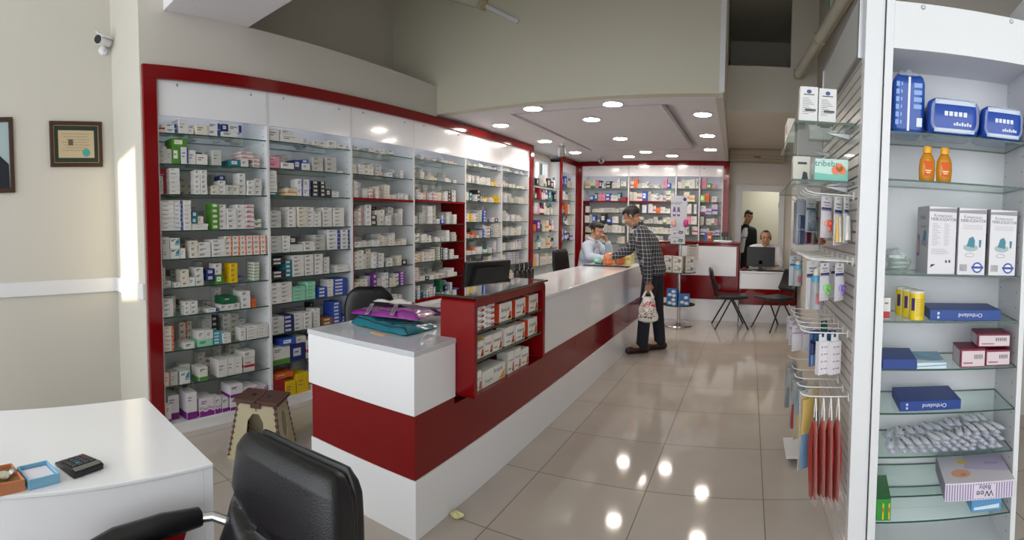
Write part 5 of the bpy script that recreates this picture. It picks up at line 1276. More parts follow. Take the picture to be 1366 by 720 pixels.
m = MB('#b9a888'); pw, ph = w*.34, h*.30; m.box(-pw, -.012, -ph, pw, -.0101, ph); e = -.0124
m.set('#7d705c')
for q in range(7): z = ph*(.72-.2*q); m.quad((-pw*(.8-.1*(q % 3)), e, z), (pw*(.75-.12*(q % 2)), e, z), (pw*(.75-.12*(q % 2)), e, z+.003), (-pw*(.8-.1*(q % 3)), e, z+.003))
m.set('#5a5048'); m.quad((-pw*.45, e*1.02, -ph*.1), (-pw*.18, e*1.02, -ph*.1), (-pw*.18, e*1.02, ph*.35), (-pw*.45, e*1.02, ph*.35))
m.set('#3f9a92'); m.add([(pw*.55+.03*math.cos(2*PI*k/20), e*1.04, -ph*.62+.03*math.sin(2*PI*k/20)) for k in range(20)], [list(range(20))])
m.build('certificate', 'matte', t)
t, w, h = framed('dark-framed picture with a blue tone cut by the photo edge, beside the certificate', .02, .415, 1.704, 2.251)
frame_ring(w, h, .034, .022, 'wood', t, 'frame')
m = MB('#9fb0b4'); m.box(-w/2+.034, -.010, -h/2+.034, w/2-.034, -.001, h/2-.034); m.set('#161c26')
m.quad((-w*.3, -.0106, -h/2+.035), (w*.41, -.0106, -h/2+.035), (w*.40, -.0106, -h*.12), (w*.2, -.0106, h*.02), (-w*.1, -.0106, h*.05)); m.build('print', 'matte', t)
# bullet camera by the column
t = thing('security_camera', 'white bullet security camera high on the left wall by the column', 'camera', (-3.669, 1.115, 2.755), 0)
m = MB(); m.T = Matrix.Rotation(PI/2, 4, 'Y'); m.lathe([(.035, 0), (.035, .012), (.02, .02)], 18); m.T = Matrix.Identity(4); m.tube([(.015, 0, 0), (.06, -.01, .0), (.075, -.03, .03)], .011, 8); m.build('bracket', 'white_satin', t, smooth=45)
ax = Vector((.62, -.78, -.12)).normalized(); q_ = Vector((0, 0, 1)).rotation_difference(ax).to_matrix().to_4x4()
m = MB(); m.T = Matrix.Translation((.06, -.0, .05)) @ q_; m.lathe([(.03, -.05), (.036, -.045), (.036, .085), (.034, .09)], 20); m.build('body', 'white_satin', t, smooth=45)
m = MB(); m.T = Matrix.Translation((.06, -.0, .05)) @ q_; m.lathe([(.031, .0902), (.031, .093), (.012, .094)], 20); m.build('lens_face', 'screen', t, smooth=45)
m = MB(); m.T = Matrix.Translation((.06, -.0, .05)) @ q_; m.prism([(-.042, -.04), (.042, -.04), (.042, .1), (-.042, .1)], .036, .04, 'y'); m.build('sun_shield', 'white_satin', t)
# small ceiling camera and spotlight
t = thing('ceiling_camera', 'small silver dome camera on the ceiling before the rear cabinets', 'camera', (-2.45, 7.95, 2.549))
m = MB(); m.lathe([(.05, 0), (.05, -.012), (.02, -.02), (.02, -.05)], 16); m.build('mount', 'white_satin', t, smooth=45)
m = MB(); m.sphere((.02, -.02, -.075), .05, 16, 10); m.build('camera_head', 'steel', t, smooth=60)
m = MB(); m.T = Matrix.Translation((.035, -.06, -.085)) @ Matrix.Rotation(PI/2, 4, 'X'); m.lathe([(.022, -.01), (.022, .012), (.01, .014)], 14); m.build('lens', 'screen', t, smooth=45)
t = thing('ceiling_spotlight', 'small silver cylinder spotlight hanging from the ceiling', 'spotlight', (-2.58, 6.55, 2.549))
m = MB(); m.lathe([(.035, 0), (.035, -.01), (.008, -.012), (.008, -.05)], 14); m.build('mount', 'white_satin', t, smooth=45)
m = MB(); m.T = Matrix.Translation((0, 0, -.105)) @ Matrix.Rotation(.35, 4, 'X'); m.lathe([(.05, -.075), (.052, -.07), (.052, .055), (.035, .065)], 20); m.build('body', 'steel', t, smooth=40)
# tube lamps high up
t = thing('tube_lamp', 'ceiling-high tube lamp ending in a white duct at the fascia top', 'lamp', (-2.50, 4.296, 3.52))
m = MB(); m.T = Matrix.Rotation(.42, 4, 'Y'); 
m.tube([(-.75, -.06, 0), (-.02, -.06, 0)], .045, 12); m.build('tube_cover', 'tube', t, smooth=50)
m = MB(); m.T = Matrix.Rotation(.42, 4, 'Y'); m.box(-.78, -.02, -.035, .0, 0, .035); m.box(-.03, -.11, -.05, .02, -.0, .05, b=.008); m.build('lamp_base', 'beigep', t)
m = MB(); m.T = Matrix.Rotation(.55, 4, 'Y'); m.box(.02, -.025, -.018, .42, -.001, .018); m.build('cable_duct', 'white_satin', t)
t = thing('tube_lamp', 'long tube lamp running along the passage wall near the high window', 'lamp', (.705, 4.25, 3.22), math.radians(4.7))
P0, P1 = Vector((-.06, 1.63, 0)), Vector((-.06, -.6, .0))
m = MB(); m.tube([P0, P1], .05, 12); m.build('tube_cover', 'tube', t, smooth=50)
m = MB(); m.box(-.04, -.62, -.03, .0, 1.65, .03); m.build('lamp_base', 'beigep', t)
for y in (1.61, .5, -.6): boxes((-.115, y, -.055, -.0, y+.035, .055), b=.01).build('end_clip', 'beigep', t)
# air conditioner
t = thing('air_conditioner', 'old cream wall air conditioner above the doorway', 'air conditioner', (-.38, 8.948, 2.575))
m = MB(); m.prism([(0, .0), (-.17, .02), (-.2, .06), (-.2, .2), (-.17, .25), (0, .25)], 0, .96, 'x'); m.build('casing', 'beigep', t, bevel=.006)
boxes((.03, -.2045, .105, .93, -.2005, .108), (.03, -.2045, .055, .93, -.2005, .058)).build('louvre_line', 'wood', t)
m = MB('#3a352c'); m.box(.42, -.2046, .075, .54, -.2005, .09); m.build('badge', 'matte', t)
m = MB(); 
for q in range(5): m.box(.03, -.203, .13+.02*q, .93, -.2, .134+.02*q)
m.build('grille', 'beigep', t)

# ------------------------------------------------------------------ on the near desk
t = thing('calculator', 'black desk calculator lying on the white desk', 'calculator', (-1.352, .302, .7506), math.radians(19)); t.scale = (.68, .95, 1)
DZ_ = Matrix.Identity(4)
m = MB(); m.prism([(-.07, 0), (.08, 0), (.085, .016), (.06, .02), (-.07, .008)], -.052, .052, 'y'); m.build('body', 'blackp', t, bevel=.004)
for i in range(5):
    for j in range(4):
        c = '#8a3a3a' if (i, j) in ((0, 3),) else ('#3f6f80' if (i, j) == (3, 1) else '#4a4a4e')
        m = MB(c); x = -.056+.021*i; y = -.036+.021*j; z = .0085+.012/.13*(x+.07)-.001
        m.T = Matrix.Translation((x, y, z)) @ Matrix.Rotation(-.092, 4, 'Y'); m.box(0, 0, 0, .016, .016, .004, b=.0015); m.build('key', 'matte', t)
m = MB('#6a6e66'); m.T = Matrix.Translation((.062, 0, .0205)) @ Matrix.Rotation(.16, 4, 'Y'); m.box(-.006, -.044, 0, .016, .044, .001); m.build('display', 'gloss', t)
def tray(name, lb, cat, loc, rz, w, d, h, col, inside, tk=.003):
    t = thing(name, lb, cat, loc, rz)
    m = MB(col); m.box(0, 0, 0, w, d, .002); m.box(0, 0, .0021, w, tk, h); m.box(0, d-tk, .0021, w, d, h); m.box(0, tk, .0021, tk, d-tk, h); m.box(w-tk, tk, .0021, w, d-tk, h); m.build('box_body', 'matte', t); inside(t, w, d, h); return t
rz_ = math.radians(113)
def memo(t, w, d, h):
    m = MB('#e0dde8'); m.box(.006, .006, .0022, w-.006, d-.006, h*.6); m.build('note_paper', 'matte', t)
tray('memo_box', 'light blue open box of white note paper beside the calculator', 'box', (-1.257, .15, .7506), math.radians(90+14), .088, .085, .026, '#7fb4d4', memo)
def foam(t, w, d, h):
    m = MB('#8a6238'); m.box(.004, .004, .0022, w-.004, d-.004, h*.7); m.build('insert', 'matte', t)
tray('watch_box', 'open brown and orange box holding a wristwatch', 'box', (-1.235, .048, .7506), math.radians(90+14), .095, .1, .03, '#c9805a', foam)
t = thing('wristwatch', 'silver wristwatch lying in the open brown box', 'watch', (-1.293, .088, .7733), .5)
m = MB(); m.lathe([(.018, 0), (.02, .002), (.02, .007), (.017, .009)], 22); m.build('watch_case', 'chrome', t, smooth=40)
m = MB('#b8b4a4'); m.lathe([(.0165, .0091), (.0165, .0094)], 22); m.build('dial', 'matte', t)
for s_ in (1, -1): m = MB(); m.grid(lambda u, v: ((v-.5)*.016, s_*(.02+.028*u), .004+.008*math.sin(u*3)), 10, 4); m.build('strap', 'steel', t, smooth=60)

# ------------------------------------------------------------------ zip bags and pen on the counter end
def zipbag(lb, loc, rz, w, d, th, col, seed, clips=False, rest=''):
    t = thing('zip_bag', lb, 'bag', loc, rz, 'flat zip bags on the counter end')
    m = MB(col); r = random.Random(seed); a = r.uniform(0, 6)
    def P(u, v, top):
        x = (u-.5)*w; y = (v-.5)*d
        e = min(1, min(u, 1-u, v, 1-v)/.10)**.6
        b = th*(.22+.78*e)*(.85+.15*math.sin(u*5+a))*(1-.35*v)
        wr = .004*math.sin(u*23+a)*math.sin(v*11)*e
        return (x, y+.008*math.sin(u*4+a), (b+wr if top else .002+.004*(1-e)))
    m.grid(lambda u, v: P(u, v, True), 30, 20); m.grid(lambda u, v: P(1-u, v, False), 30, 20)
    for s in (0, 1):
        m.grid(lambda u, v, s=s: tuple(Vector(P(u, s, False)).lerp(Vector(P(u, s, True)), v if s == 0 else 1-v)), 30, 2); m.grid(lambda u, v, s=s: tuple(Vector(P(s, u, False)).lerp(Vector(P(s, u, True)), 1-v if s == 0 else v)), 20, 2)
    m.build('pouch', 'gloss', t, smooth=60)
    z = MB('#2a2030' if not clips else '#3a1848'); pts = [P(k/20, .05, True) for k in range(21)]; z.tube([(x, y, zz+.002) for x, y, zz in pts], .0035, 6); z.build('zip', 'gloss', t, smooth=60)
    if clips:
        for x in (-.1, .06):
            c = MB('#8f8694'); zz = P(.5+x/w, .1, True)[2]
            c.T = Matrix.Translation((x, -d*.5+.02, zz+.004)) @ Matrix.Rotation(.42, 4, 'X') @ Matrix.Rotation(.25, 4, 'Z'); c.box(-.012, -.055, 0, .012, .055, .0025, b=.001); c.set('#6a6070'); c.box(-.006, -.04, .0026, .006, .03, .0045); c.build('strap_clip', 'gloss', t)
    return t
zipbag('turquoise zip bag lying flat at the bottom of the pile on the counter end', (-1.755, 2.045, .858), math.radians(-3), .42, .25, .062, '#0f6f80', 3)
zipbag('bright purple zip bag with two clear strap clips on top of the turquoise bag', (-1.80, 2.10, .912), math.radians(9), .42, .22, .048, '#8a1f8a', 5, True)
zipbag('dark purple zip bag lying behind the bright purple bag, against the red unit', (-1.80, 2.31, .898), math.radians(12), .40, .17, .05, '#4a1a50', 8)
m = MB('#d2cdc8'); m.grid(lambda u, v: ((u-.5)*.25, (v-.5)*.06, .012*math.sin(u*8)*math.sin(v*5)+.008), 20, 8); o = m.build('crumpled_tissue', 'matte', smooth=60); md = o.modifiers.new('thick', 'SOLIDIFY'); md.thickness = .002
o.location = (-1.88, 2.20, .958); o.rotation_euler = (.1, 0, .2); tag(o, 'white crumpled tissue tucked between the purple and turquoise bags', 'tissue')
m = MB('#dba878'); m.box(-.055, -.009, 0, .055, .009, .004, b=.001); o = m.build('salmon_strip', 'matte'); o.location = (-1.70, 1.865, .8575); o.rotation_euler = (0, 0, -.12); tag(o, 'salmon pink paper strip in front of the turquoise bag', 'strip')
# crumpled yellow paper on the floor
m = MB('#d8d29a'); m.grid(lambda u, v: ((.03+.008*math.sin(u*25))*math.cos(2*PI*u)*math.sin(PI*v), (.024+.006*math.sin(u*31+v*9))*math.sin(2*PI*u)*math.sin(PI*v), .016-.016*math.cos(PI*v)+.002*math.sin(u*19)), 16, 9, True); o = m.build('paper_scrap', 'matte', smooth=25); o.location = (-1.29, 1.965, .002); tag(o, 'small crumpled yellow paper scrap on the floor by the counter base', 'paper')

# ------------------------------------------------------------------ monitor and task chair behind the counter
def monitor(lb, loc, rz, w, h, z0, tilt, name='monitor'):
    t = thing(name, lb, 'monitor', loc, rz)
    T = Matrix.Translation((0, 0, z0)) @ Matrix.Rotation(tilt, 4, 'X')
    m = MB(); m.T = T; m.box(-w/2, -.012, 0, w/2, .02, h, b=.006); m.prism([(-w*.38, h*.12), (w*.38, h*.12), (w*.3, h*.8), (-w*.3, h*.8)], .02, .045, 'y'); m.build('housing', 'blackp', t)
    m = MB(); m.T = T; m.box(-w/2+.014, -.0135, .02, w/2-.014, -.0122, h-.014); m.build('screen', 'screen', t)
    m = MB(); m.box(-.025, .02, .012, .025, .045, z0+h*.3); m.build('stand_neck', 'blackp', t)
    m = MB(); m.lathe([(.11, 0), (.11, .008), (.04, .014)], 24, sx=1.1, sy=.75); m.build('stand_foot', 'blackp', t, smooth=40)
    return t
monitor('black flat monitor seen from behind, standing on the counter beyond the red unit', (-1.80, 3.11, .931), math.radians(-108), .43, .19, .035, -.14)
t = thing('task_chair', 'small black task chair behind the counter end', 'chair', (-2.55, 2.74, 0), math.radians(50))
cushion(.41, .075, lambda v: (.20+.05*v, .50+v*.42, .98, -.15), 36, 20, lambda v: (1-max(0, (v-.45)/.62)**3)**.5).build('backrest', 'leather', t, smooth=60)
cushion(.46, .08, lambda v: (.22-v*.45, .46, 0, 1), 20, 18).build('seat', 'leather', t, smooth=60)
m = MB(); m.lathe([(.025, .1), (.025, .42)], 12); m.build('gas_column', 'chrome', t, smooth=40)
for k in range(5):
    a = 2*PI*k/5; m = MB(); m.tube([(0, 0, .11), (.26*math.cos(a), .26*math.sin(a), .05)], [.026, .018], 8); lg = m.build('leg', 'blackp', t, smooth=40)
    m = MB(); m.sphere((.26*math.cos(a), .26*math.sin(a), .026), .025, 10, 8); m.build('caster', 'blackp', lg, smooth=60)

# dark bottles at the foot of the sixth cabinet
for k in range(4):
    S = shelf_of('sixth', 6)[2]; m = MB(); bottle_mesh(m, .03, .165, '#1c1714', '#2a2422', 1, '#3a2f2a', 12); o = m.build('dark_bottle', 'gloss', smooth=35)
    o.location = (-1.80+.0*k, 3.62+.085*k, .931); tag(o, f'dark brown bottle, {ordn(k)} beyond the black counter monitor', 'bottle', 'dark bottles beyond the monitor')

# ------------------------------------------------------------------ round display stand
t = thing('display_stand', 'round chrome and glass display stand with two tiers beside the customer', 'stand', (-.98, 7.1, 0))
m = MB(); m.lathe([(.21, 0), (.215, .01), (.205, .02), (.06, .028), (.03, .04)], 36); m.build('base', 'chrome', t, smooth=40)
m = MB(); m.lathe([(.025, .03), (.025, 1.22)], 16); m.build('pole', 'chrome', t, smooth=40)
for z in (.30, .765, 1.165):
    m = MB(); m.mi = 0; m.lathe([(.235, z), (.235, z+.001)], 40); m.lathe([(.235, z+.011), (.235, z+.012)], 40); m.mi = 1; m.lathe([(.235, z+.001), (.2355, z+.006), (.235, z+.011)], 40)
    tr = m.build('glass_tier', ['green_glass', 'glass_edge'], t, smooth=40)
    if z < 1:
        m = MB(); m.grid(lambda u, v: (.23*math.cos(2*PI*u), .23*math.sin(2*PI*u), z+.013+v*.07), 40, 2, True); m.build('clear_rim', 'clear', tr, smooth=60)
def devbox(x, y, z, rz, w, d, h, body, acc, lb, kind='glucose_meter_carton'):
    m = MB(); F = lin(body); m.box(-w/2, -d/2, 0, w/2, d/2, h, b=.001, faces=[lin('#b8a98c') if acc == 'dev' else F]*2+[F]*4); e = .0007
    if acc == 'dev':
        m.set('#3a3d44'); m.quad((0, -d/2-e, h*.3), (w*.28, -d/2-e, h*.22), (w*.4, -d/2-e, h*.55), (w*.1, -d/2-e, h*.68)); m.set('#9aa2aa'); m.quad((w*.06, -d/2-e*1.5, h*.38), (w*.24, -d/2-e*1.5, h*.33), (w*.3, -d/2-e*1.5, h*.5), (w*.12, -d/2-e*1.5, h*.55))
        m.set('#8a8a90'); m.quad((-w*.4, -d/2-e, h*.75), (w*.1, -d/2-e, h*.75), (w*.1, -d/2-e, h*.81), (-w*.4, -d/2-e, h*.81)); m.quad((-w*.3, -d/2-e, h*.2), (-w*.1, -d/2-e, h*.2), (-w*.1, -d/2-e, h*.4), (-w*.3, -d/2-e, h*.4))
    else:
        m.set('#dfe6ee')
        for a, b_ in ((-.2, .3), (.15, .7), (.2, .2)): m.add([(w*a+.03*math.cos(2*PI*k/10), -d/2-e, h*b_+.022*math.sin(2*PI*k/10)) for k in range(10)], [list(range(10))])
    o = m.build(kind, 'paint'); o.location = (-.98+x, 7.1+y, z); o.rotation_euler = (0, 0, rz); return tag(o, lb, 'carton', 'cartons on the round display stand')
for k, (x, y, z, rz) in enumerate(((-.01, -.15, .7775, .05), (-.01, -.15, .892, .05), (.135, -.06, .7775, .5), (.135, -.06, .892, .5), (-.135, -.06, .7775, -.4), (-.135, -.06, .892, -.4))):
    devbox(x, y, z, rz, .13, .1, .113, '#d4d2cc', 'dev', ('white device carton at the front', 'white device carton at the front', 'white device carton nearer the doorway', 'white device carton nearer the doorway', 'cream-sided device carton nearer the customer', 'cream-sided device carton nearer the customer')[k]+(', lower of its pair', ', upper of its pair')[k % 2]+', middle tier')
for k, (x, y, z, rz, lb) in enumerate(((-.078, -.108, .3125, -.05, 'blue carton nearest the customer, lower one on the bottom tier'), (-.078, -.108, .427, -.05, 'blue carton nearest the customer, upper one on the bottom tier'), (.088, -.092, .3125, .15, 'blue carton on the bottom tier beside the pole, standing lower'))):
    devbox(x, y, z, rz, .15, .1, .113 if k < 2 else .16, '#2f6fb0', 'dots', lb, 'thermometer_carton')
for k in range(2):
    devbox(-.02, -.1, 1.178+.112*k, .08, .20, .12, .11, '#c9cbd4', 'dev', ('pale device carton on the top tier, lower of two', 'pale device carton on the top tier, upper of two')[k])
t = thing('poster_display', 'white shop display card with bottle picture on top of the stand', 'display', (-1.0, 7.0, 1.4025), .05)
m = MB('#c4c6d2'); m.prism([(-.11, 0), (.11, 0), (.12, .42), (.09, .45), (-.09, .45), (-.11, .42)], .0, .02, 'y'); e = -.0007
m.text('AVENT', .05, FRONT(-.03, e, .34), '#5a5a78'); m.set('#3a3a7a'); m.add([(.085+.025*math.cos(2*PI*k/18), e, .40+.025*math.sin(2*PI*k/18)) for k in range(18)], [list(range(18))])
m.set('#6a5a86')
for x in (-.06, .0): m.quad((x-.02, e, .16), (x+.02, e, .16), (x+.02, e, .24), (x+.012, e, .29), (x-.012, e, .29), (x-.02, e, .24)); 
m.set('#e0d4da')
for x in (-.06, .0): m.quad((x-.016, e*2, .19), (x+.016, e*2, .19), (x+.016, e*2, .22), (x-.016, e*2, .22))
m.build('card', 'paint', t); boxes((-.06, .02, 0, .06, .1, .03)).build('foot', 'white_satin', t)
for k, (x, z, c_, lb) in enumerate(((.11, 1.41, '#c03a80', 'magenta toy packet hanging beside the display card'), (-.06, 1.41, '#e0b0a0', 'peach little packet at the foot of the display card'))):
    m = MB(c_); m.sphere((0, 0, .06), (.035, .02, .06), 12, 8); o = m.build('small_packet', 'gloss', smooth=60); o.location = (-1.0+x, 6.955, z-.003); tag(o, lb, 'packet')
# things on the rear counter
r = random.Random(3)
m = MB('#cfc9c2'); m.box(0, 0, 0, .17, .002, .25); m.set('#5a5650'); m.quad((.03, -.0005, .205), (.14, -.0005, .205), (.14, -.0005, .222), (.03, -.0005, .222)); m.set('#77706a')
for q in range(6): z = .17-.026*q; m.quad((.03+.01*(q % 2), -.0005, z), (.14-.012*(q % 3), -.0005, z), (.14-.012*(q % 3), -.0005, z+.006), (.03+.01*(q % 2), -.0005, z+.006))
o = m.build('paper_notice', 'matte'); o.location = (-.93, 7.5415, .915); tag(o, 'white printed paper notice stuck on the rear counter front', 'notice')
m = MB('#c9581e'); m.box(0, 0, 0, .11, .08, .14, b=.002); m.set('#3a6ab0'); m.quad((.0, -.0006, 0), (.04, -.0006, 0), (.04, -.0006, .14), (0, -.0006, .14)); m.set('#e0c8b0'); m.quad((.05, -.0006, .05), (.1, -.0006, .05), (.1, -.0006, .09), (.05, -.0006, .09)); o = m.build('display_carton', 'paint'); o.location = (-.68, 7.62, 1.2005); tag(o, 'orange and blue display carton on the rear counter', 'carton')
t = thing('pos_tray', 'grey tray of little jars at the doorway end of the rear counter', 'tray', (-.40, 7.66, 1.2005))
boxes((-.14, -.08, 0, .14, .08, .03), b=.004).build('tray', 'steel', t)
for q in range(5): m = MB('#4f6a64'); m.lathe([(.022, .031), (.022, .07), (.018, .075)], 12, (-.11+.055*q, 0, 0)); m.build('jar', 'gloss', t, smooth=40)
boxes((-.03, .02, .077, .06, .07, .15)).build('card_holder', 'blackp', t)

# low desk: monitor, keyboard, mouse
monitor('black computer monitor on the low desk hiding the seated man', (.185, 7.76, .7785), PI, .44, .30, .06, .0)
bpy.data.objects['monitor.001'].rotation_euler = (0, 0, PI)
t = thing('keyboard', 'black keyboard on the low desk beside the monitor foot', 'keyboard', (.33, 7.585, .7785), .0)
boxes((-.2, -.06, 0, .2, .06, .016), b=.004).build('keyboard_case', 'blackp', t)
for q in range(4):
    m = MB(); 
    for j in range(14): m.box(-.19+j*.0272, -.05+q*.026, .0161, -.19+j*.0272+.022, -.05+q*.026+.021, .020)
    m.build('key_row', 'blackp', t)
t = thing('pen_tray', 'small red and dark tray at the corner of the low desk', 'tray', (-.03, 7.60, .7785))
boxes((-.08, -.05, 0, .08, .05, .012), b=.003).build('tray', 'blackp', t); m = MB('#8a2430'); m.box(-.06, -.03, .0121, .0, .03, .05, b=.004); m.build('pad', 'matte', t)

# visitor chairs
def visitor_chair(lb, loc, rz):
    t = thing('visitor_chair', lb, 'chair', loc, rz, 'black visitor chairs')
    cushion(.44, .05, lambda v: (.235-v*.46, .45-.012*math.sin(v*PI), 0, 1), 18, 18).build('seat', 'leather', t, smooth=60)
    cushion(.40, .045, lambda v: (.20+.11*v+.02*math.sin(v*PI), .54+v*.30, .95, -.3), 18, 18, lambda v: 1-.2*max(0, v-.6)).build('backrest', 'leather', t, smooth=60)
    for s in (-1, 1):
        m = MB(); m.tube([(s*.18, .0, .42), (s*.235, -.22, .0)], .011, 8); m.build('leg', 'blackp', t, smooth=50)
        m = MB(); m.tube([(s*.18, .02, .42), (s*.235, .25, .0)], .011, 8); m.build('leg', 'blackp', t, smooth=50)
        m = MB(); m.tube([(s*.17, -.02, .425), (s*.17, .2, .43), (s*.17, .255, .56), (s*.16, .28, .7)], .010, 8); m.build('back_support', 'blackp', t, smooth=50)
visitor_chair('black visitor chair in front of the rear counter, facing the passage', (-.235, 7.18, 0), math.radians(90+10))
visitor_chair('black visitor chair half hidden by the slat-wall goods before the low desk', (.375, 7.10, 0), math.radians(-58))

# items on the counter before the pharmacist
def blob(name, lb, cat, loc, r3, col, mat='gloss', rz=0):
    m = MB(col); a = len(name) % 7
    m.grid(lambda u, v: (r3[0]*math.cos(2*PI*u)*math.sin(PI*v)**.6*(1+.08*math.sin(u*19+a)), r3[1]*math.sin(2*PI*u)*math.sin(PI*v)**.6*(1+.08*math.sin(u*23+v*8)), r3[2]*(1-math.cos(PI*v))), 26, 12, True)
    o = m.build(name, mat, smooth=50); o.location = loc; o.rotation_euler = (0, 0, rz); return tag(o, lb, cat)
blob('orange_bag', 'bright orange plastic bag standing on the counter between the two men', 'bag', (-1.725, 6.0, .931), (.062, .05, .066), '#e0702a')
blob('teal_bag', 'pale teal plastic bag lying on the counter by the pharmacist', 'bag', (-1.855, 5.97, .931), (.062, .06, .042), '#7ab8aa')
blob('brown_bag', 'dark orange-brown paper bag next to the bright orange bag', 'bag', (-1.595, 6.05, .931), (.066, .05, .06), '#a8541e')
m = MB('#1a1a1c'); m.box(-.28, -.07, 0, .28, .07, .012, b=.004); o = m.build('counter_mat', 'gloss'); o.location = (-1.66, 5.72, .931); tag(o, 'dark flat mat on the counter in front of the bags', 'mat')
m = MB('#d8cc88'); m.box(-.16, -.1, 0, .16, .1, .13, b=.003); m.set('#b8a860'); m.box(-.15, -.1012, .05, .15, -.1004, .09); o = m.build('cream_carton_box', 'paint'); o.location = (-1.42, 6.9, 1.0); 
o.location = (-1.62, 6.2, .931); tag(o, 'cream yellow carton on the counter behind the bags', 'carton')

t = thing('wall_cabinet', 'plain white wall cabinet on the passage wall behind the slat-wall goods', 'cabinet', (.495, 5.3, 1.2))
boxes((0, 0, 0, .25, .5, 1.58)).build('carcass', 'white_satin', t, bevel=.003)
boxes((-.018, .003, .003, -.001, .248, 1.577), (-.018, .252, .003, -.001, .497, 1.577)).build('door', 'white', t, bevel=.002)
# ------------------------------------------------------------------ people
def cap_pts(p, r_, n=10):
    out = []
    for i in range(1, n):
        a = PI*i/n
        for j in range(n*2): b = PI*j/n; out.append((p[0]+r_*math.sin(a)*math.cos(b), p[1]+r_*math.sin(a)*math.sin(b), p[2]+r_*math.cos(a)))
    out += [(p[0], p[1], p[2]+r_), (p[0], p[1], p[2]-r_)]
    return out
def blob_mesh(parts, voxel, name, smooth=4):
    """capsules and ellipsoids fused into one continuous skin"""
    bm = bmesh.new()
    for P in parts:
        if P[0] == 'c':
            _, a, ra, b, rb = P; pts = cap_pts(a, ra)+cap_pts(b, rb)
        else:
            _, c, rr, R = P; R = R or Matrix.Identity(3)
            pts = [tuple(Vector(c)+R @ Vector((q[0]*rr[0], q[1]*rr[1], q[2]*rr[2]))) for q in cap_pts((0, 0, 0), 1, 12)]
        b2 = bmesh.new(); vs_ = [b2.verts.new(q) for q in pts]
        rs = bmesh.ops.convex_hull(b2, input=vs_)
        bmesh.ops.delete(b2, geom=[v for v in b2.verts if not v.link_faces], context='VERTS')
        me = bpy.data.meshes.new('tmp'); b2.to_mesh(me); b2.free(); bm.from_mesh(me); bpy.data.meshes.remove(me)
    me = bpy.data.meshes.new(name); bm.to_mesh(me); bm.free()
    o = bpy.data.objects.new('tmp', me); C.objects.link(o)
    md = o.modifiers.new('r', 'REMESH'); md.mode = 'VOXEL'; md.voxel_size = voxel; md.use_smooth_shade = True
    sm = o.modifiers.new('s', 'SMOOTH'); sm.factor = .5; sm.iterations = smooth
    dg = bpy.context.evaluated_depsgraph_get(); ev = o.evaluated_get(dg)
    m2 = bpy.data.meshes.new_from_object(ev); m2.name = name
    bpy.data.objects.remove(o); bpy.data.meshes.remove(me)
    m2.polygons.foreach_set('use_smooth', [True]*len(m2.polygons)); return m2
def link_part(name, me, mat, parent):
    me.materials.clear(); me.materials.append(MT[mat] if isinstance(mat, str) else mat)
    o = bpy.data.objects.new(name, me); C.objects.link(o); o.parent = parent; return o
V_ = Vector
def hand_parts(wrist, d, nrm, side, curl=.5, s=1.0):
    """palm, four bent fingers and a thumb; d: wrist to knuckles, nrm: back of the hand, side: +1 when the thumb lies towards d x nrm"""
    d = V_(d).normalized(); nrm = V_(nrm); nrm = (nrm-d*nrm.dot(d)).normalized(); x = d.cross(nrm)*side; w = V_(wrist); out = []
    P = lambda a, b, c: w+d*a*s+x*b*s+nrm*c*s
    for b0, b1 in ((.022, .030), (.008, .010), (-.008, -.010), (-.020, -.028)): out.append(('c', P(.01, b0*.7, 0), .0145*s, P(.085, b1, 0), .0115*s))
    for b, L_, r_ in ((.031, .072, .0085), (.0105, .080, .009), (-.0105, .074, .0087), (-.030, .058, .0078)):
        a1 = curl*.55; a2 = curl*1.5; k = P(.088, b, 0)
        p1 = k+(d*math.cos(a1)-nrm*math.sin(a1))*L_*.5*s; p2 = p1+(d*math.cos(a2)-nrm*math.sin(a2))*L_*.3*s; p3 = p2+(d*math.cos(a2*1.35)-nrm*math.sin(a2*1.35))*L_*.22*s
        out += [('c', k, r_*1.08*s, p1, r_*s), ('c', p1, r_*s, p2, r_*.92*s), ('c', p2, r_*.92*s, p3, r_*.8*s)]
    t0 = P(.025, .026, -.005); t1 = P(.055, .05, -.018-.01*curl); t2 = P(.083, .052-.012*curl, -.03-.02*curl)
    out += [('c', t0, .014*s, t1, .0105*s), ('c', t1, .0105*s, t2, .0085*s)]
    return out
def head_parts(c, R, s=1.0):
    c = V_(c); P = lambda x, y, z: c+R @ V_((x*s, y*s, z*s))
    E = lambda x, y, z, a, b, d: ('e', P(x, y, z), (a*s, b*s, d*s), R)
    K = lambda a, ra, b, rb: ('c', P(*a), ra*s, P(*b), rb*s)
    return [E(0, .012, .03, .073, .092, .085), E(0, -.03, -.03, .057, .060, .072), K((0, -.058, -.088), .022, (0, -.05, -.075), .03), K((-.03, -.02, -.08), .026, (.03, -.02, -.08), .026),
            K((0, -.086, .012), .009, (0, -.104, -.018), .0115), E(0, -.097, -.024, .017, .012, .008), K((-.034, -.078, .03), .012, (.034, -.078, .03), .012),
            E(.036, -.06, -.02, .024, .026, .026), E(-.036, -.06, -.02, .024, .026, .026), K((-.018, -.084, -.053), .0075, (.018, -.084, -.053), .0075), K((-.015, -.083, -.063), .008, (.015, -.083, -.063), .008),
            E(.075, .012, -.004, .010, .019, .031), E(-.075, .012, -.004, .010, .019, .031)]
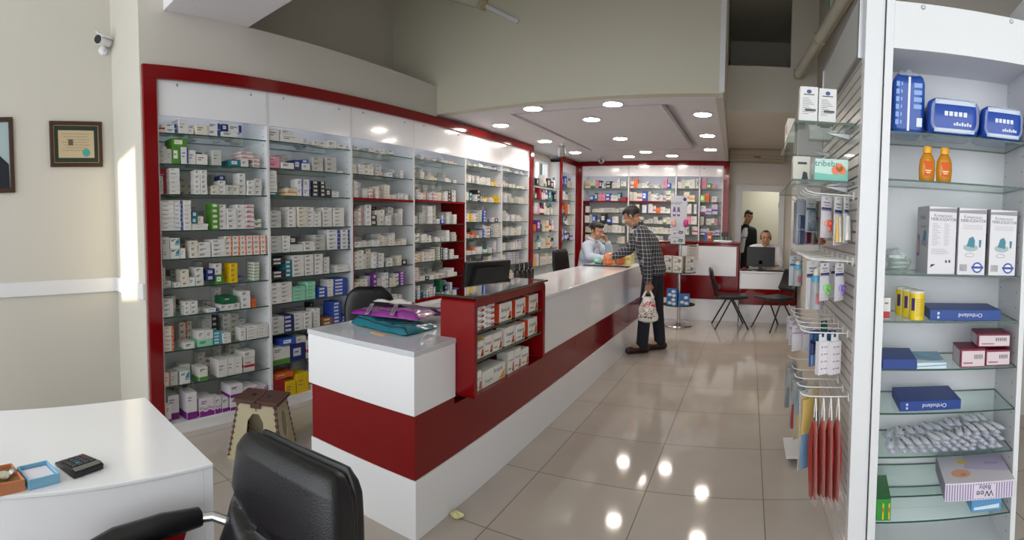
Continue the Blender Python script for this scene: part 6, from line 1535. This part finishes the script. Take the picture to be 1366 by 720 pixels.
def head_bits(t, c, R, s, hair, hair_parts, brow='hair'):
    c = V_(c); P = lambda x, y, z: c+R @ V_((x*s, y*s, z*s))
    link_part('hair', blob_mesh([('e', P(*q[0]), tuple(v*s for v in q[1]), R) for q in hair_parts], .006, 'hair', 2), hair, t)
    for x in (-.031, .031):
        m = MB('#b4a69c'); m.sphere(P(x, -.080, .010), .0105*s, 12, 8); m.set('#1c120c'); m.sphere(P(x, -.0875, .009), .0052*s, 10, 6); m.build('eye', 'gloss', t, smooth=60)
    for s_ in (-1, 1): m = MB(); m.tube([P(s_*.014, -.092, .031), P(s_*.032, -.090, .037), P(s_*.05, -.078, .031)], [.0025*s, .0035*s, .002*s], 6); m.build('eyebrow', hair, t, smooth=60)
    m = MB('#8a4a40'); m.tube([P(-.02, -.0895, -.058), P(0, -.0935, -.0575), P(.02, -.0895, -.058)], [.002*s, .004*s, .002*s], 6); m.build('mouth', 'matte', t, smooth=60)
SHORT = [((0, .028, .045), (.0785, .088, .083)), ((0, -.02, .085), (.066, .06, .038)), ((.066, .02, .02), (.014, .04, .05)), ((-.066, .02, .02), (.014, .04, .05))]
THIN = [((0, .036, .03), (.0785, .083, .082)), ((.068, .02, .012), (.013, .045, .04)), ((-.068, .02, .012), (.013, .045, .04)), ((0, -.004, .092), (.045, .05, .026))]
def person(lb, J, skin, shirt, trousers, shoe, hair, hairset, R, hs=1.0, vox=.006, hands=(), collar=None, extra=None, vskin='skin'):
    """J: joint positions in the room; the body is one fused skin, hair and clothes its children"""
    t = thing('person', lb, 'person', (J['pelvis'][0], J['pelvis'][1], 0))
    off = V_((-J['pelvis'][0], -J['pelvis'][1], 0))
    j = {k: V_(v)+off for k, v in J.items()}
    mid = lambda a, b, f: j[a].lerp(j[b], f)
    H = j['head']
    body = head_parts(H, R, hs)
    body += [('c', j['neck'], .056, H+R @ V_((0, .015, -.05)), .052), ('c', j['shL'].lerp(j['shR'], .15), .07, j['shR'].lerp(j['shL'], .15), .07), ('e', j['chest'], (.15, .11, .17), Rt(j)), ('e', j['pelvis'], (.155, .115, .13), Rt(j)), ('c', j['chest'], .115, j['pelvis'], .12)]
    for s in 'LR':
        body += [('c', j['sh'+s], .056, j['el'+s], .042), ('c', j['el'+s], .043, j['wr'+s], .029)]
        body += [('c', j['hip'+s], .088, j['kn'+s], .056), ('c', j['kn'+s], .056, j['an'+s], .038), ('c', j['an'+s], .04, j['toe'+s], .032)]
    for (w, d, n, sd, cu) in hands: body += hand_parts(V_(w)+off, d, n, sd, cu)
    link_part('body', blob_mesh(body, vox, 'body', 3), skin, t)
    sh = [('c', j['shL'].lerp(j['shR'], .12), .088, j['shR'].lerp(j['shL'], .12), .088), ('e', j['chest'], (.178, .135, .19), Rt(j)), ('e', j['pelvis']+V_((0, 0, .03)), (.185, .145, .12), Rt(j)), ('c', j['chest'], .142, j['pelvis']+V_((0, 0, .04)), .145), ('c', j['neck'], .066, j['neck'].lerp(j['head'], .18), .06)]
    for s in 'LR':
        sh += [('c', j['sh'+s], .078, j['el'+s], .062), ('c', j['el'+s], .062, j['wr'+s].lerp(j['el'+s], .1), .045)]
    link_part('shirt', blob_mesh(sh, vox+.002, 'shirt', 4), shirt, t)
    if collar:
        m = MB(); ax = (j['head']-j['neck']).normalized(); u_c = ax.orthogonal().normalized(); w_c = ax.cross(u_c); c0 = j['neck']+ax*.035
        m.tube([c0+(u_c*math.cos(2*PI*k/20)+w_c*math.sin(2*PI*k/20))*.068 for k in range(20)], .013, 8, closed=True); m.build('collar', shirt, t, smooth=60)
    tr = [('e', j['pelvis'], (.165, .125, .13), Rt(j))]
    for s in 'LR': tr += [('c', j['hip'+s], .098, j['kn'+s], .072), ('c', j['kn'+s], .072, j['an'+s]+V_((0, 0, .02)), .066)]
    link_part('trousers', blob_mesh(tr, vox+.002, 'trousers', 4), trousers, t)
    for s in 'LR':
        a, b = j['an'+s], j['toe'+s]; dd = V_((b.x-a.x, b.y-a.y, 0)).normalized(); heel = a-dd*.05
        link_part('shoe', blob_mesh([('c', V_((heel.x, heel.y, .045)), .042, V_((a.x, a.y, .075)), .045), ('c', V_((a.x, a.y, .06)), .045, V_((b.x, b.y, .04)), .038), ('c', V_((heel.x, heel.y, .016)), .016, V_((b.x, b.y, .016)), .016)], .006, 'shoe', 3), shoe, t)
    head_bits(t, H, R, hs, hair, hairset)
    if extra: extra(t, j, off)
    return t, off
def Rt(j):
    """torso frame: x from right to left shoulder, z up the spine"""
    z = (j['neck']-j['pelvis']).normalized(); x = (j['shL']-j['shR']); x = (x-z*x.dot(z)).normalized(); y = z.cross(x)
    return Matrix(((x.x, y.x, z.x), (x.y, y.y, z.y), (x.z, y.z, z.z)))
def headR(fwd, tilt=0):
    f = V_(fwd).normalized(); z = V_((0, 0, 1)); x = z.cross(-f).normalized()*1; x = (-f).cross(z).normalized(); z = x.cross(-f).normalized()
    M = Matrix(((x.x, -f.x, z.x), (x.y, -f.y, z.y), (x.z, -f.z, z.z)))
    if M.determinant() < 0: M = Matrix(((-x.x, -f.x, z.x), (-x.y, -f.y, z.y), (-x.z, -f.z, z.z)))
    return M @ Matrix.Rotation(tilt, 3, 'Y')

# the customer, bent over the counter edge in a checked shirt
J = dict(pelvis=(-1.055, 5.50, .90), chest=(-1.125, 5.48, 1.20), neck=(-1.215, 5.47, 1.405), head=(-1.30, 5.455, 1.515), shL=(-1.165, 5.32, 1.335), shR=(-1.215, 5.63, 1.335),
         elL=(-1.075, 5.245, 1.06), wrL=(-1.055, 5.225, .815), elR=(-1.37, 5.60, 1.14), wrR=(-1.525, 5.47, 1.055),
         hipL=(-1.065, 5.42, .86), hipR=(-1.045, 5.58, .86), knL=(-1.125, 5.42, .47), knR=(-1.02, 5.60, .47), anL=(-1.15, 5.42, .085), anR=(-.99, 5.64, .085), toeL=(-1.285, 5.335, .04), toeR=(-1.13, 5.55, .04))
person('customer in a black and white checked shirt leaning at the counter end', J, 'skin_dark', 'plaid', 'denim', 'shoe', 'hair', SHORT, headR((-.82, .12, -.55)), 1.0, .006, collar=True,
       hands=((J['wrL'], (.02, -.02, -1), (.2, -1, 0), -1, 1.0), (J['wrR'], (-1, -.22, -.22), (0, .1, 1), -1, .7)))
m = MB('#18181a'); m.box(-.05, -.035, -.008, .05, .035, .008, b=.003); o = m.build('wallet', 'gloss'); o.location = (-1.665, 5.43, .985); o.rotation_euler = (0, .15, .2); tag(o, 'black wallet held out in the customer\'s hand over the counter', 'wallet')
# carrier bag in his hand
t = thing('carrier_bag', 'white printed plastic carrier bag hanging from the customer\'s hand', 'bag', (-1.053, 5.222, .70), .2)
m = MB('#d9d4cf'); r = random.Random(2)
def cb(u, v):
    a = 2*PI*u; k = (1-.55*v*v)*min(1, (.02+v)/.10)**.5; wv = 1+.06*math.sin(u*31+v*9)+.05*math.sin(u*17-v*13)
    return (.108*k*math.cos(a)*wv, .06*k*math.sin(a)*wv, -.31+.275*v)
m.grid(cb, 44, 26, True)
rr_ = random.Random(8)
for i in range(len(m.c)):
    q = rr_.random()
    row = i//44
    if 3 < row < 21 and q < .24: m.c[i] = lin(rr_.choice(['#b03a34', '#2a2a2e', '#c46a60', '#3a4a6a', '#c89a4a', '#5a5a5e']))
    if 14 < row < 20 and 28 < i % 44 < 40: m.c[i] = lin('#c0392e') if q < .6 else lin('#dcd6d0')
m.build('bag_body', 'gloss', t, smooth=60)
m = MB('#dedad6')
for s in (-1, 1): m.tube([(s*.05, 0, -.05), (s*.035, 0, .0), (s*.012, 0, .035), (-s*.0, 0, .042)], [.02, .012, .008, .006], 8)
m.build('bag_handles', 'gloss', t, smooth=60)

# the pharmacist sitting behind the counter
J = dict(pelvis=(-2.22, 6.64, .70), chest=(-2.19, 6.66, .99), neck=(-2.16, 6.665, 1.185), head=(-2.085, 6.66, 1.335), shL=(-2.15, 6.84, 1.13), shR=(-2.17, 6.48, 1.12),
         elL=(-1.93, 6.80, .985), wrL=(-1.935, 6.685, 1.19), elR=(-2.10, 6.38, .985), wrR=(-1.86, 6.40, .972),
         hipL=(-2.18, 6.73, .68), hipR=(-2.18, 6.55, .68), knL=(-1.80, 6.75, .66), knR=(-1.80, 6.53, .66), anL=(-1.80, 6.75, .30), anR=(-1.80, 6.53, .30), toeL=(-1.68, 6.75, .28), toeR=(-1.68, 6.53, .28))
for k in ('knL', 'knR', 'anL', 'anR', 'toeL', 'toeR'): J[k] = (J[k][0]-.22, J[k][1], J[k][2]-.19 if k[:2] != 'kn' else J[k][2])
t, off = person('pharmacist in a pale blue shirt sitting behind the counter with a hand at his mouth', J, 'skin', 'shirt_blue', 'denim', 'shoe', 'hair', SHORT, headR((.86, -.38, -.33)), 1.02, .006, collar=True,
       hands=((J['wrL'], (-.35, -.25, .9), (.8, .5, .3), 1, 1.0), (J['wrR'], (1, .1, -.05), (0, 0, 1), 1, .5)))
t = thing('pharmacist_chair', 'black office chair whose back shows behind the seated pharmacist', 'chair', (-2.42, 6.60, 0), math.radians(90-10))
cushion(.42, .06, lambda v: (.16+.05*v, .62+v*.45, .98, -.15), 20, 18, lambda v: 1-.3*max(0, v-.6)).build('backrest', 'leather', t, smooth=60)
cushion(.44, .07, lambda v: (.2-v*.42, .50, 0, 1), 18, 18).build('seat', 'leather', t, smooth=60)
m = MB(); m.lathe([(.025, .06), (.025, .46)], 12); m.lathe([(.24, 0), (.24, .02), (.05, .06)], 24); m.build('pedestal', 'chrome', t, smooth=40)

# the man at the low desk, chin on his hand
J = dict(pelvis=(.25, 8.25, .58), chest=(.26, 8.19, .92), neck=(.265, 8.14, 1.125), head=(.265, 8.07, 1.27), shL=(.455, 8.15, 1.085), shR=(.075, 8.15, 1.085),
         elL=(.50, 8.05, .87), wrL=(.49, 7.93, .845), elR=(.10, 8.0, .86), wrR=(.20, 7.955, 1.03),
         hipL=(.34, 8.24, .54), hipR=(.16, 8.24, .54), knL=(.36, 8.10, .50), knR=(.14, 8.10, .50), anL=(.36, 8.10, .09), anR=(.14, 8.10, .09), toeL=(.36, 8.03, .04), toeR=(.14, 8.03, .04))
person('man in a white shirt at the low desk resting chin on hand', J, 'skin', 'shirt_white', 'denim', 'shoe', 'hair', THIN, headR((.02, -1, -.12)), 1.12, .006, collar=True,
       hands=((J['wrR'], (.5, -.12, .75), (-.3, -1, .1), -1, 1.1), (J['wrL'], (-.85, -.5, 0), (0, 0, 1), 1, .4)))
t = thing('desk_chair', 'dark stool under the man in the white shirt at the low desk', 'stool', (.25, 8.32, 0))
m = MB(); m.lathe([(.17, .30), (.185, .31), (.185, .335), (.17, .345)], 24); m.build('seat', 'leather', t, smooth=40)
for k in range(4):
    a = PI/4+k*PI/2; m = MB(); m.tube([(.1*math.cos(a), .1*math.sin(a), .31), (.17*math.cos(a), .17*math.sin(a), 0)], .012, 8); m.build('leg', 'chrome', t, smooth=50)

# the man looking in through the doorway
J = dict(pelvis=(-.17, 9.36, .93), chest=(-.125, 9.33, 1.22), neck=(-.075, 9.30, 1.44), head=(-.025, 9.26, 1.63), shL=(.06, 9.32, 1.37), shR=(-.25, 9.34, 1.40),
         elL=(.09, 9.36, 1.12), wrL=(.07, 9.26, .90), elR=(-.31, 9.38, 1.13), wrR=(-.30, 9.32, .90),
         hipL=(-.08, 9.36, .88), hipR=(-.26, 9.36, .88), knL=(-.08, 9.34, .47), knR=(-.27, 9.34, .47), anL=(-.08, 9.37, .085), anR=(-.27, 9.37, .085), toeL=(-.07, 9.23, .04), toeR=(-.29, 9.23, .04))
def tee(t, j, off):
    link_part('t_shirt', blob_mesh([('c', j['neck']+V_((.005, -.02, -.03)), .05, j['chest']+V_((.025, -.075, .06)), .075), ('c', j['chest']+V_((.025, -.075, .06)), .075, j['pelvis']+V_((.02, -.075, .08)), .08)], .007, 't_shirt', 4), 'shirt_white', t)
    m = MB('#4a4e5a')
    for k in range(5): m.box(j['chest'].x-.03+.024*k, j['chest'].y-.1615-.0, j['chest'].z+.02, j['chest'].x-.03+.024*k+.016, j['chest'].y-.157, j['chest'].z+.045)
    m.build('shirt_print', 'matte', t)
person('young man in a black jacket and white T-shirt leaning into view in the doorway', J, 'skin_dark', 'jacket', 'denim', 'shoe', 'hair', SHORT, headR((.25, -1, -.22), .12), 1.0, .006,
       hands=((J['wrL'], (0, -.3, -1), (1, 0, 0), 1, .5), (J['wrR'], (0, -.1, -1), (-1, 0, 0), -1, .5)), extra=tee)
